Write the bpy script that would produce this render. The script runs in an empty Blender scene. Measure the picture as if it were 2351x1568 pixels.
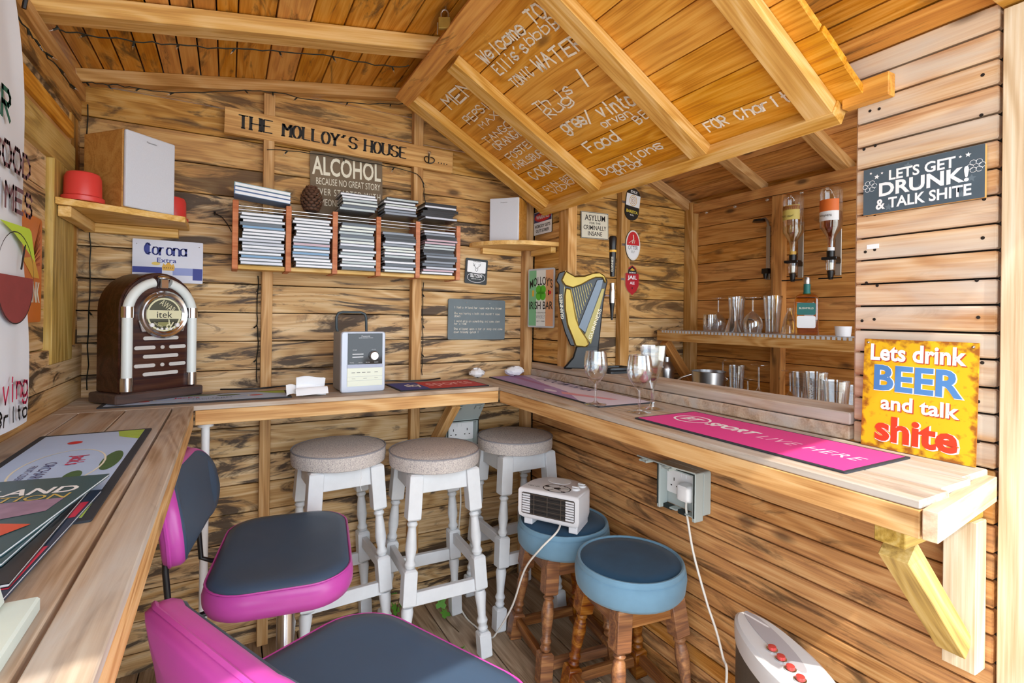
import bpy, math, random
from mathutils import Vector, Matrix
random.seed(7)
R = math.radians
S = bpy.context.scene
COL = S.collection

# ------------------------------------------------------------------ camera
W_, H_, F_ = 2351.0, 1568.0, 1175.0
YAW, PITCH, ROLL = R(29.03), R(0.12), R(0.75)
CX, CY = 1175.5, 725.5
CAM = Vector((0, 0, 1.2))
FW = Vector((math.sin(YAW) * math.cos(PITCH), math.cos(YAW) * math.cos(PITCH), math.sin(PITCH)))
R0 = Vector((math.cos(YAW), -math.sin(YAW), 0)); U0 = R0.cross(FW)
RT = R0 * math.cos(ROLL) + U0 * math.sin(ROLL); UP = -R0 * math.sin(ROLL) + U0 * math.cos(ROLL)
cam = bpy.data.cameras.new('camera'); camo = bpy.data.objects.new('camera', cam); COL.objects.link(camo)
cam.sensor_fit = 'HORIZONTAL'; cam.sensor_width = 36.0; cam.lens = 36.0 * F_ / W_
cam.shift_x = 0.0; cam.shift_y = -(H_ / 2 - CY) / W_
cam.clip_start = 0.02; cam.clip_end = 100
camo.matrix_world = Matrix(((RT.x, UP.x, -FW.x, CAM.x), (RT.y, UP.y, -FW.y, CAM.y), (RT.z, UP.z, -FW.z, CAM.z), (0, 0, 0, 1)))
S.camera = camo

# ------------------------------------------------------------------ light
vs = S.view_settings
vs.view_transform = 'Standard'; vs.look = 'None'; vs.gamma = 1; vs.use_curve_mapping = False
vs.exposure = 1.75
wd = bpy.data.worlds.new('sky'); S.world = wd; wd.use_nodes = True
bg = wd.node_tree.nodes['Background']; bg.inputs[0].default_value = (0.82, 0.91, 1.0, 1); bg.inputs[1].default_value = 1.5
sl = bpy.data.lights.new('sun', 'SUN'); sl.energy = 1.35; sl.angle = R(0.6); sl.color = (1, 0.93, 0.82)
so = bpy.data.objects.new('sun', sl); COL.objects.link(so); so.location = (0, -3, 5)
so.rotation_euler = Vector((0.26, 1.0, -1.32)).to_track_quat('-Z', 'Y').to_euler()

# ------------------------------------------------------------------ pixel helpers
def ray(u, v): return FW + RT * ((u - CX) / F_) - UP * ((v - CY) / F_)
def on(u, v, ax, val):
    d = ray(u, v); return CAM + d * ((val - CAM[ax]) / d[ax])
def onp(u, v, P, n):
    d = ray(u, v); return CAM + d * (((Vector(P) - CAM).dot(n)) / d.dot(n))

# ------------------------------------------------------------------ colours and materials
def C(h):
    h = h.lstrip('#'); o = []
    for i in (0, 2, 4):
        c = int(h[i:i + 2], 16) / 255.0
        o.append(c / 12.92 if c <= 0.04045 else ((c + 0.055) / 1.055) ** 2.4)
    return (o[0], o[1], o[2], 1)
MATS = {}
def pm(name, col, rough=0.55, metal=0.0, noise=0.0, nscale=40.0, bump=0.0, coat=0.0, emit=None):
    if name in MATS: return MATS[name]
    m = bpy.data.materials.new(name); m.use_nodes = True; nt = m.node_tree; b = nt.nodes['Principled BSDF']
    col = C(col) if isinstance(col, str) else col
    b.inputs['Base Color'].default_value = col; b.inputs['Roughness'].default_value = rough; b.inputs['Metallic'].default_value = metal
    b.inputs['Coat Weight'].default_value = coat
    if noise or bump:
        tc = nt.nodes.new('ShaderNodeTexCoord'); n = nt.nodes.new('ShaderNodeTexNoise')
        n.inputs['Scale'].default_value = nscale; n.inputs['Detail'].default_value = 5
        nt.links.new(tc.outputs['Object'], n.inputs['Vector'])
        if noise:
            mx = nt.nodes.new('ShaderNodeMix'); mx.data_type = 'RGBA'
            mx.inputs[6].default_value = tuple(c * (1 - noise) for c in col[:3]) + (1,)
            mx.inputs[7].default_value = tuple(min(1, c * (1 + noise * 0.6)) for c in col[:3]) + (1,)
            nt.links.new(n.outputs['Fac'], mx.inputs[0]); nt.links.new(mx.outputs[2], b.inputs['Base Color'])
        if bump:
            bp = nt.nodes.new('ShaderNodeBump'); bp.inputs['Strength'].default_value = bump; bp.inputs['Distance'].default_value = 0.002
            nt.links.new(n.outputs['Fac'], bp.inputs['Height']); nt.links.new(bp.outputs[0], b.inputs['Normal'])
    MATS[name] = m; return m

def wood(name, dark, mid, light, stain=0.0, stain_col='#2c1d12', lo=0.52, hi=0.66, rough=0.62, var=0.12, knots=0.8, grey=None):
    """plank wood, grain along local X, every object gets its own cut of the pattern"""
    if name in MATS: return MATS[name]
    m = bpy.data.materials.new(name); m.use_nodes = True; nt = m.node_tree; N = nt.nodes.new; L = nt.links.new
    b = nt.nodes['Principled BSDF']; b.inputs['Roughness'].default_value = rough
    tc = N('ShaderNodeTexCoord'); oi = N('ShaderNodeObjectInfo')
    rm = N('ShaderNodeMath'); rm.operation = 'MULTIPLY'; rm.inputs[1].default_value = 91.7; L(oi.outputs['Random'], rm.inputs[0])
    ad = N('ShaderNodeVectorMath'); ad.operation = 'ADD'; L(tc.outputs['Object'], ad.inputs[0]); L(rm.outputs[0], ad.inputs[1])
    def mp(sx, sy, sz):
        n = N('ShaderNodeMapping'); n.inputs['Scale'].default_value = (sx, sy, sz); L(ad.outputs[0], n.inputs['Vector']); return n.outputs[0]
    def noise(vec, sc, det=4, dist=0.0, rgh=0.55):
        n = N('ShaderNodeTexNoise'); n.inputs['Scale'].default_value = sc; n.inputs['Detail'].default_value = det
        n.inputs['Distortion'].default_value = dist; n.inputs['Roughness'].default_value = rgh; L(vec, n.inputs['Vector']); return n.outputs['Fac']
    def math2(op, a, bb):
        n = N('ShaderNodeMath'); n.operation = op
        for i, x in enumerate((a, bb)):
            if isinstance(x, (int, float)): n.inputs[i].default_value = x
            else: L(x, n.inputs[i])
        return n.outputs[0]
    def ramp(f, pts):
        n = N('ShaderNodeValToRGB'); e = n.color_ramp.elements
        while len(e) < len(pts): e.new(0.5)
        for i, (p, c) in enumerate(pts): e[i].position = p; e[i].color = c
        L(f, n.inputs[0]); return n.outputs[0]
    def mix(f, a, bb):
        n = N('ShaderNodeMix'); n.data_type = 'RGBA'
        if isinstance(f, (int, float)): n.inputs[0].default_value = f
        else: L(f, n.inputs[0])
        for i, x in ((6, a), (7, bb)):
            if isinstance(x, tuple): n.inputs[i].default_value = x
            else: L(x, n.inputs[i])
        return n.outputs[2]
    big = noise(mp(1.3, 9, 9), 1.0, 2, 0.6)
    ring = math2('SINE', math2('MULTIPLY', big, 46.0), 0.0)
    ring = math2('ADD', math2('MULTIPLY', ring, 0.5), 0.5)
    fib = noise(mp(5, 190, 190), 1.0, 3)
    g = math2('ADD', math2('MULTIPLY', ring, 0.26), math2('MULTIPLY', fib, 0.74))
    colr = ramp(g, [(0.24, C(dark)), (0.5, C(mid)), (0.76, C(light))])
    # slow tone drift
    drift = noise(mp(2.2, 5, 5), 1.0, 2)
    colr = mix(math2('MULTIPLY', drift, var * 2.2), colr, C(dark))
    # board to board tone
    br = N('ShaderNodeBrightContrast'); L(colr, br.inputs[0])
    L(math2('MULTIPLY', math2('SUBTRACT', oi.outputs['Random'], 0.5), var * 0.55), br.inputs['Bright'])
    colr = br.outputs[0]
    if grey:
        gm = ramp(noise(mp(1.6, 12, 12), 1.0, 5, 0.8), [(0.4, (0, 0, 0, 1)), (0.62, (1, 1, 1, 1))])
        colr = mix(math2('MULTIPLY', gm, 0.85), colr, C(grey))
    if stain:
        st = noise(mp(2.3, 11.5, 11.5), 1.0, 6, 2.2, 0.62)
        s2 = noise(mp(0.9, 2.5, 2.5), 1.0, 2)
        f = math2('ADD', math2('MULTIPLY', st, 0.75), math2('MULTIPLY', s2, 0.28))
        sm = ramp(f, [(lo, (0, 0, 0, 1)), (hi, (1, 1, 1, 1))])
        colr = mix(math2('MULTIPLY', sm, stain), colr, C(stain_col))
    if knots:
        vo = N('ShaderNodeTexVoronoi'); vo.inputs['Scale'].default_value = 1.0; L(mp(3.1, 7.5, 7.5), vo.inputs['Vector'])
        km = ramp(vo.outputs['Distance'], [(0.05, (1, 1, 1, 1)), (0.13, (0, 0, 0, 1))])
        colr = mix(math2('MULTIPLY', km, knots), colr, C('#3a2110'))
    L(colr, b.inputs['Base Color'])
    bp = N('ShaderNodeBump'); bp.inputs['Strength'].default_value = 0.25; bp.inputs['Distance'].default_value = 0.0015
    L(g, bp.inputs['Height']); L(bp.outputs[0], b.inputs['Normal'])
    MATS[name] = m; return m

def glassmat(name, tint=(1, 1, 1, 1), refl=0.06, dens=0.0):
    if name in MATS: return MATS[name]
    m = bpy.data.materials.new(name); m.use_nodes = True; nt = m.node_tree; N = nt.nodes.new; L = nt.links.new
    for n in list(nt.nodes): nt.nodes.remove(n)
    out = N('ShaderNodeOutputMaterial'); tr = N('ShaderNodeBsdfTransparent'); gl = N('ShaderNodeBsdfGlossy'); mx = N('ShaderNodeMixShader'); fr = N('ShaderNodeLayerWeight')
    tr.inputs[0].default_value = tint; gl.inputs['Roughness'].default_value = 0.03; gl.inputs[0].default_value = (1, 1, 1, 1)
    fr.inputs['Blend'].default_value = 0.35
    mm = N('ShaderNodeMath'); mm.operation = 'MULTIPLY_ADD'; mm.inputs[1].default_value = 0.75; mm.inputs[2].default_value = refl
    L(fr.outputs['Facing'], mm.inputs[0]); L(mm.outputs[0], mx.inputs[0]); L(tr.outputs[0], mx.inputs[1]); L(gl.outputs[0], mx.inputs[2]); L(mx.outputs[0], out.inputs[0])
    MATS[name] = m; return m

WALL = wood('wall_wood', '#ab8150', '#d0aa76', '#e6cba0', stain=0.92, stain_col='#38281c', lo=0.515, hi=0.585)
WALLUP = wood('wall_wood_upper', '#a06e36', '#cb9850', '#deb472', stain=0.75, stain_col='#3a2614', lo=0.52, hi=0.60)  # same wall boards, the warmer light higher up put into the wood colour
ROOF = wood('roof_wood', '#b87425', '#d8963c', '#e8ae58', stain=0.75, stain_col='#3b2a15', lo=0.535, hi=0.62, knots=0.5)
FLAPW = wood('flap_wood', '#b8761f', '#dd9c38', '#ecb353', stain=0.35, stain_col='#7a4a14', lo=0.6, hi=0.7, knots=0.6)
BAT = wood('batten_wood', '#bd8533', '#dcab58', '#edc98a', stain=0.0, knots=0.3)
PART = wood('partition_wood', '#9a6230', '#c88c4c', '#deac70', stain=0.75, stain_col='#3a2412', lo=0.53, hi=0.63, knots=0.7)
PANEL = wood('panel_wood', '#b07c4e', '#d2a97e', '#e6cdaa', stain=0.3, stain_col='#6a4022', lo=0.6, hi=0.7, grey='#cfc3b4')
FARW = wood('far_wall_wood', '#a0662b', '#ca8942', '#dca45c', stain=0.5, stain_col='#2c1a0c', lo=0.565, hi=0.66)
POST = wood('post_wood', '#a4743e', '#c8985c', '#dcb581', stain=0.0, knots=0.35)
POSTG = wood('green_post_wood', '#96773a', '#c2a052', '#d6ba78', stain=0.5, stain_col='#55481f', lo=0.58, hi=0.7, knots=0.3)
PALE = wood('pale_post_wood', '#c0a27c', '#dcc7a6', '#ecdfc8', stain=0.0, knots=0.1)
TOP = wood('bar_top_wood', '#907559', '#b49a80', '#cdbca6', stain=0.3, stain_col='#4a3a2b', lo=0.57, hi=0.66, grey='#b9b2aa', knots=0.6)
FASC = wood('fascia_wood', '#ab763d', '#d1a063', '#e3bd86', stain=0.0, knots=0.35)
FLOOR = wood('floor_wood', '#7d6850', '#a58e74', '#bda88e', stain=0.3, stain_col='#3b2d22', lo=0.58, hi=0.7)
SHELFW = wood('shelf_wood', '#c49243', '#e2b566', '#efcd8d', stain=0.0, knots=0.15)
SPKW = wood('speaker_veneer', '#a8702c', '#c08a40', '#cc9a52', stain=0.0, knots=0.0)
RACKW = wood('rack_veneer', '#b0603a', '#c77b50', '#d68e62', stain=0.0, knots=0.0)
JUKW = wood('jukebox_wood', '#2c1c17', '#452c24', '#583b30', stain=0.0, knots=0.0, rough=0.35)
STW = wood('stool_wood', '#5a3116', '#8a552a', '#b27c47', stain=0.35, stain_col='#2c180b', lo=0.55, hi=0.68, rough=0.4, knots=0.2)
DARK = pm('dark_gap', '#1c120a', 0.9)
WPAINT = pm('white_paint', '#dcdfe2', 0.5, noise=0.1, nscale=30, bump=0.1)
BLACK = pm('black_plastic', '#0d0d0f', 0.35)
WHITE = pm('white_plastic', '#e9e9ea', 0.4)
CREAM = pm('cream_print', '#e9e4cf', 0.55)
INK = pm('black_print', '#151210', 0.6)
CHALK = pm('chalk', '#f6f0e2', 0.9)
CHROME = pm('chrome', '#d6d6d8', 0.16, 1.0)
STEEL = pm('brushed_steel', '#c2c2c4', 0.3, 1.0)
GLASS = glassmat('clear_glass', (0.92, 0.935, 0.945, 1), 0.09)

# ------------------------------------------------------------------ mesh builder
class MB:
    def __init__(s): s.v = []; s.f = []; s.m = []
    def add(s, vs_, fs_, mat=0, M=None):
        o = len(s.v)
        s.v += [tuple(M @ Vector(v)) if M else tuple(v) for v in vs_]
        s.f += [tuple(i + o for i in f) for f in fs_]; s.m += [mat] * len(fs_)
        return s
    def box(s, x0, x1, y0, y1, z0, z1, mat=0, M=None):
        vs_ = [(x, y, z) for z in (z0, z1) for y in (y0, y1) for x in (x0, x1)]
        return s.add(vs_, [(0, 2, 3, 1), (4, 5, 7, 6), (0, 1, 5, 4), (2, 6, 7, 3), (0, 4, 6, 2), (1, 3, 7, 5)], mat, M)
    def prism(s, poly, z0, z1, mat=0, M=None, side=None):
        n = len(poly)
        a = sum(poly[i][0] * poly[(i + 1) % n][1] - poly[(i + 1) % n][0] * poly[i][1] for i in range(n))
        if a < 0: poly = poly[::-1]
        vs_ = [(x, y, z0) for x, y in poly] + [(x, y, z1) for x, y in poly]
        s.add(vs_, [tuple(range(n - 1, -1, -1)), tuple(range(n, 2 * n))], mat, M)
        o = len(s.v) - 2 * n
        for i in range(n):
            j = (i + 1) % n; s.f.append((o + i, o + j, o + n + j, o + n + i)); s.m.append(mat if side is None else side)
        return s
    def lathe(s, prof, n=24, mat=0, M=None):
        k = len(prof); vs_ = []
        for r, z in prof:
            for i in range(n):
                a = 2 * math.pi * i / n; vs_.append((r * math.cos(a), r * math.sin(a), z))
        fs_ = []
        for j in range(k - 1):
            for i in range(n):
                i2 = (i + 1) % n; fs_.append((j * n + i, j * n + i2, (j + 1) * n + i2, (j + 1) * n + i))
        if prof[0][0] > 1e-5: fs_.append(tuple(range(n - 1, -1, -1)))
        if prof[-1][0] > 1e-5: fs_.append(tuple(range((k - 1) * n, k * n)))
        return s.add(vs_, fs_, mat, M)
    def open_lathe(s, prof, n=24, mat=0, M=None):
        k = len(prof); vs_ = []
        for r, z in prof:
            for i in range(n):
                a = 2 * math.pi * i / n; vs_.append((r * math.cos(a), r * math.sin(a), z))
        fs_ = [(j * n + i, j * n + (i + 1) % n, (j + 1) * n + (i + 1) % n, (j + 1) * n + i) for j in range(k - 1) for i in range(n)]
        return s.add(vs_, fs_, mat, M)
    def tube(s, pts, r, n=6, mat=0, M=None, closed=False):
        pts = [Vector(p) for p in pts]; k = len(pts); vs_ = []; prev = None
        rr = r if isinstance(r, (list, tuple)) else [r] * k
        for i, p in enumerate(pts):
            if closed: t = pts[(i + 1) % k] - pts[i - 1]
            else: t = pts[min(i + 1, k - 1)] - pts[max(i - 1, 0)]
            t.normalize()
            if prev is None:
                a = Vector((0, 0, 1)) if abs(t.z) < 0.9 else Vector((1, 0, 0)); u = t.cross(a).normalized()
            else: u = (prev - t * prev.dot(t)).normalized()
            prev = u; w = t.cross(u)
            for q in range(n):
                an = 2 * math.pi * q / n; vs_.append(p + (u * math.cos(an) + w * math.sin(an)) * rr[i])
        fs_ = []
        for j in range(k if closed else k - 1):
            j2 = (j + 1) % k
            for q in range(n):
                q2 = (q + 1) % n; fs_.append((j * n + q, j * n + q2, j2 * n + q2, j2 * n + q))
        if not closed: fs_ += [tuple(range(n - 1, -1, -1)), tuple(range((k - 1) * n, k * n))]
        return s.add(vs_, fs_, mat, M)
    def grid(s, fn, nu, nv, mat=0, M=None, wrap=False):
        vs_ = [fn(i / (nu - 1), j / (nv - 1)) for j in range(nv) for i in range(nu)]
        fs_ = [(j * nu + i, j * nu + i + 1, (j + 1) * nu + i + 1, (j + 1) * nu + i) for j in range(nv - 1) for i in range(nu - 1)]
        return s.add(vs_, fs_, mat, M)
    def ball(s, c, rx, ry=None, rz=None, n=12, mat=0, M=None):
        ry = ry or rx; rz = rz or rx; k = max(4, n // 2)
        prof = [(math.sin(math.pi * j / k), -math.cos(math.pi * j / k)) for j in range(k + 1)]
        m = Matrix.Translation(c) @ Matrix.Diagonal((rx, ry, rz, 1)); m = (M @ m) if M else m
        prof = [(max(r, 1e-6), z) for r, z in prof]
        return s.lathe(prof, n, mat, m)
    def build(s, name, mats, parent=None, M=None, bevel=0.0, smooth=None, world=False, seg=1):
        me = bpy.data.meshes.new(name); me.from_pydata(s.v, [], s.f)
        mats = mats if isinstance(mats, (list, tuple)) else [mats]
        for m in mats: me.materials.append(m)
        for p, mi in zip(me.polygons, s.m): p.material_index = mi
        if smooth is not None:
            for p in me.polygons: p.use_smooth = True
            me.set_sharp_from_angle(angle=R(smooth))
        me.update()
        return link(name, me, parent, M, bevel, world, seg)
WMX = {}
def link(name, data, parent=None, M=None, bevel=0.0, world=False, seg=1):
    o = bpy.data.objects.new(name, data); COL.objects.link(o)
    M = M or Matrix()
    if parent is not None:
        P = WMX[parent.name]
        if world: M = P.inverted() @ M
        o.parent = parent; WMX[o.name] = P @ M
    else: WMX[o.name] = M
    o.matrix_local = M
    if bevel:
        b = o.modifiers.new('bevel', 'BEVEL'); b.width = bevel; b.segments = seg; b.limit_method = 'ANGLE'; b.angle_limit = R(40)
    return o
def tag(o, label=None, cat=None, group=None, kind=None):
    if label: o['label'] = label
    if cat: o['category'] = cat
    if group: o['group'] = group
    if kind: o['kind'] = kind
    return o
def thing(name, label, cat, loc=(0, 0, 0), rz=0.0, group=None, M=None):
    M = M or (Matrix.Translation(loc) @ Matrix.Rotation(rz, 4, 'Z'))
    o = link(name, None, None, M); o.empty_display_size = 0.05
    return tag(o, label, cat, group)
def struct(name, mb, mat, parent=None, M=None, bevel=0): return tag(mb.build(name, mat, parent, M, bevel), kind='structure')
def copytree(o, parent=None, M=None):
    c = o.copy(); COL.objects.link(c)
    if parent is not None:
        c.parent = parent; WMX[c.name] = WMX[parent.name] @ o.matrix_local
    else:
        c.matrix_local = M; WMX[c.name] = M
    for ch in o.children: copytree(ch, c)
    return c
def frame(o, x, y):
    """matrix with local X = x, local Y = y, Z = the outward normal"""
    x = Vector(x).normalized(); y = Vector(y); y = (y - x * y.dot(x)).normalized(); z = x.cross(y); o = Vector(o)
    return Matrix(((x.x, y.x, z.x, o.x), (x.y, y.y, z.y, o.y), (x.z, y.z, z.z, o.z), (0, 0, 0, 1)))
X_, Y_, Z_ = Vector((1, 0, 0)), Vector((0, 1, 0)), Vector((0, 0, 1))
def onback(x, z, y=2.083): return frame((x, y, z), X_, Z_)            # sign on the back wall
def onpart(y, z, x=1.245): return frame((x, y, z), -Y_, Z_)           # sign on the partition
def onleft(y, z, x=-0.43): return frame((x, y, z), Y_, Z_)
def plank(parent, p0, p1, nd, w, t, mat, name='board', bevel=0.0012, wd=None):
    """p0-p1: centre line of the visible face, nd: its normal"""
    p0 = Vector(p0); p1 = Vector(p1); d = p1 - p0; L = d.length
    if L < 0.01: return None
    x = d / L; z = Vector(nd).normalized(); z = (z - x * z.dot(x)).normalized(); y = z.cross(x)
    M = Matrix(((x.x, y.x, z.x, p0.x), (x.y, y.y, z.y, p0.y), (x.z, y.z, z.z, p0.z), (0, 0, 0, 1)))
    return MB().box(0, L, -w / 2, w / 2, -t, 0).build(name, mat, parent, M, bevel, world=True)
def beam(parent, x0, x1, y0, y1, z0, z1, mat, name='post', axis=None, bevel=0.0015):
    """axis aligned timber, grain along its longest side"""
    c = Vector(((x0 + x1) / 2, (y0 + y1) / 2, (z0 + z1) / 2)); s = [x1 - x0, y1 - y0, z1 - z0]
    ax = s.index(max(s)) if axis is None else axis
    if ax == 0: M = frame(c, X_, Y_); d = s
    elif ax == 1: M = frame(c, Y_, Z_); d = [s[1], s[2], s[0]]
    else: M = frame(c, Z_, X_); d = [s[2], s[0], s[1]]
    return MB().box(-d[0] / 2, d[0] / 2, -d[1] / 2, d[1] / 2, -d[2] / 2, d[2] / 2).build(name, mat, parent, M, bevel, world=True)

# ------------------------------------------------------------------ lettering
def ftext(s, bold=0.0, shear=0.0, space=1.0):
    cu = bpy.data.curves.new('t', 'FONT'); cu.body = s; cu.size = 1; cu.offset = bold; cu.shear = shear; cu.space_character = space
    cu.resolution_u = 3; cu.fill_mode = 'BOTH'
    o = bpy.data.objects.new('t', cu); COL.objects.link(o)
    dg = bpy.context.evaluated_depsgraph_get(); me = bpy.data.meshes.new_from_object(o.evaluated_get(dg))
    bpy.data.objects.remove(o); bpy.data.curves.remove(cu)
    return me
def T(parent, s, cx, cy, w, h, mat, M=None, bold=0.0, shear=0.0, z=0.0008, rot=0.0, name='lettering', space=1.0, arc=0.0):
    """printed lettering fitted into w x h around (cx, cy) in the parent's plane"""
    me = ftext(s, bold, shear, space)
    xs = [v.co.x for v in me.vertices]; ys = [v.co.y for v in me.vertices]
    if not xs: return None
    x0, x1, y0, y1 = min(xs), max(xs), min(ys), max(ys); sx = w / (x1 - x0); sy = h / max(1e-6, y1 - y0)
    ca, sa = math.cos(rot), math.sin(rot)
    for v in me.vertices:
        x = (v.co.x - (x0 + x1) / 2) * sx; y = (v.co.y - (y0 + y1) / 2) * sy
        if arc: y += arc * (1 - (2 * x / w) ** 2)
        v.co = (cx + x * ca - y * sa, cy + x * sa + y * ca, z)
    me.materials.clear(); me.materials.append(mat); me.name = name
    return link(name, me, parent, M)
GL = dict(A="02 28 42;15 35", B="02 08 28 37 36 25 05;25 34 33 22 02", C="37 28 18 06 04 12 22 33", D="02 08 28 46 44 22 02", E="42 02 08 48;05 35", F="02 08 48;05 35",
 G="47 28 18 06 04 12 32 44 24", H="02 08;42 48;05 45", I="22 28", J="48 43 32 12 03", K="02 08;48 05 42", L="08 02 42", M="02 08 25 48 42", N="02 08 42 48",
 O="28 18 06 04 12 32 44 46 38 28", P="02 08 38 47 46 35 05", Q="28 18 06 04 12 32 44 46 38 28;23 42", R="02 08 38 47 46 35 05;15 42", S="47 38 18 07 06 15 35 44 43 32 12 03",
 T="08 48;28 22", U="08 03 12 32 43 48", V="08 22 48", W="08 12 26 32 48", X="08 42;48 02", Y="08 25 48;25 22", Z="08 48 02 42",
 a="45 36 16 05 03 12 32 43;46 42", b="08 02;05 16 36 45 43 32 12 03", c="45 36 16 05 03 12 32 43", d="48 42;45 36 16 05 03 12 32 43", e="04 44 45 36 16 05 03 12 32 43",
 f="37 28 17 12;05 35", g="45 36 16 05 03 12 32 43;46 41 30 10 01", h="08 02;05 16 36 45 42", i="26 22;28 27", j="26 21 10;28 27", k="08 02;46 04 42", l="28 22",
 m="02 06;05 16 25 22;25 36 45 42", n="02 06;05 16 36 45 42", o="16 05 03 12 32 43 45 36 16", p="06 00;05 16 36 45 43 32 12 03", q="46 40;45 36 16 05 03 12 32 43",
 r="02 06;04 16 36", s="45 36 16 05 14 34 43 32 12 03", t="28 23 32;16 36", u="06 03 12 32 43;46 42", v="06 22 46", w="06 12 25 32 46", x="06 42;46 02", y="06 22;46 10", z="06 46 02 42")
GL["'"] = "28 17"; GL[','] = "22 11"; GL['.'] = "22 32"; GL['!'] = "28 24;22 23"; GL['/'] = "02 48"; GL['-'] = "15 35"
GL['&'] = "42 07 18 27 04 13 22 34"
def Hw(parent, s, x, y, h, w, mat, pen=0.1, jit=0.25, nib=None, serif=False, rot=0.0, M=None, name='lettering', z=0.0008, rng=random):
    """hand drawn lettering: baseline starts at (x, y), cap height h, total width w"""
    mb = MB(); n = len(s); adv = w / max(1, n); sx = adv / 5.2; sy = h / 6.0
    ca, sa = math.cos(rot), math.sin(rot); pw = pen * h
    def put(px, py): return (x + px * ca - py * sa, y + px * sa + py * ca, z)
    for i, ch in enumerate(s):
        if ch not in GL: continue
        oy = rng.uniform(-jit, jit) * sy; dx = rng.uniform(-jit, jit) * sx
        for st in GL[ch].split(';'):
            pts = [((int(c[0]) + rng.uniform(-jit, jit)) * sx + i * adv + dx, (int(c[1]) - 2 + rng.uniform(-jit, jit)) * sy + oy) for c in st.split()]
            for a, b in zip(pts, pts[1:]):
                d = Vector((b[0] - a[0], b[1] - a[1])); l = d.length or 1e-6; d /= l
                if nib:
                    wv, wh = nib[0] * h, nib[1] * h
                    for nx, ny in ((wv / 2, 0), (0, wh / 2)):
                        q = [put(a[0] - nx, a[1] - ny), put(b[0] - nx, b[1] - ny), put(b[0] + nx, b[1] + ny), put(a[0] + nx, a[1] + ny)]
                        cr = (q[1][0] - q[0][0]) * (q[3][1] - q[0][1]) - (q[1][1] - q[0][1]) * (q[3][0] - q[0][0])
                        mb.add(q if cr > 0 else q[::-1], [(0, 1, 2, 3)])
                else:
                    nx, ny = -d.y * pw / 2, d.x * pw / 2; ex, ey = d.x * pw * 0.4, d.y * pw * 0.4
                    mb.add([put(a[0] - nx - ex, a[1] - ny - ey), put(b[0] - nx + ex, b[1] - ny + ey), put(b[0] + nx + ex, b[1] + ny + ey), put(a[0] + nx - ex, a[1] + ny - ey)], [(0, 1, 2, 3)])
            if serif:
                for (ex, ey), (fx, fy) in ((pts[0], pts[1]), (pts[-1], pts[-2])):
                    if abs(ey - fy) > abs(ex - fx) * 0.6:
                        sw, sh = serif * h, 0.05 * h
                        mb.add([put(ex - sw, ey - sh), put(ex + sw, ey - sh), put(ex + sw, ey + sh), put(ex - sw, ey + sh)], [(0, 1, 2, 3)])
    if not mb.f: return None
    return mb.build(name, mat, parent, M)
def flat(parent, poly, mat, z=0.0004, name='print', M=None):
    a = sum(poly[i][0] * poly[(i + 1) % len(poly)][1] - poly[(i + 1) % len(poly)][0] * poly[i][1] for i in range(len(poly)))
    if a < 0: poly = poly[::-1]
    return MB().add([(x, y, z) for x, y in poly], [tuple(range(len(poly)))]).build(name, mat, parent, M)
def rect(x0, x1, y0, y1): return [(x0, y0), (x1, y0), (x1, y1), (x0, y1)]
def circ(cx, cy, rx, ry=None, n=24, a0=0, a1=360): return [(cx + rx * math.cos(R(a0 + (a1 - a0) * i / n)), cy + (ry or rx) * math.sin(R(a0 + (a1 - a0) * i / n))) for i in range(n + (0 if a1 - a0 == 360 else 1))]
def ring(parent, cx, cy, rx, ry, t, mat, z=0.0006, n=32, name='print', M=None):
    mb = MB(); o = circ(cx, cy, rx, ry, n); i_ = circ(cx, cy, rx - t, ry - t, n)
    vs_ = [(a, b, z) for a, b in o] + [(a, b, z) for a, b in i_]
    mb.add(vs_, [(k, (k + 1) % n, n + (k + 1) % n, n + k) for k in range(n)])
    return mb.build(name, mat, parent, M)
def rrect(x0, x1, y0, y1, r, n=4):
    p = []
    for cx, cy, a in ((x1 - r, y0 + r, -90), (x1 - r, y1 - r, 0), (x0 + r, y1 - r, 90), (x0 + r, y0 + r, 180)):
        p += [(cx + r * math.cos(R(a + 90 * i / n)), cy + r * math.sin(R(a + 90 * i / n))) for i in range(n + 1)]
    return p

# ================================================================== THE SETTING
YB, XL, XP, XF, ZB = 2.088, -0.42, 1.25, 2.333, 0.93
def roofL(x): return 1.96 + 0.168 * (x + 0.4)
def roofR(x): return 2.30 - 0.39 * (x - 1.25)
PITCHZ = 0.1035; Z0 = 0.996 - 9 * PITCHZ
ground = struct('ground', MB().box(-8, 9, -8, 9, -0.12, -0.06), pm('paving', '#b9b2a6', 0.9, noise=0.2, nscale=3))
floor = struct('floor', MB().box(-0.5, 2.4, -0.4, 2.12, -0.06, -0.026), DARK)
for i in range(24):
    x0 = -0.487 + i * 0.1217
    plank(floor, (x0 + 0.06, -0.38, 0), (x0 + 0.06, YB + 0.02, 0), Z_, 0.1172, 0.025, FLOOR)
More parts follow.
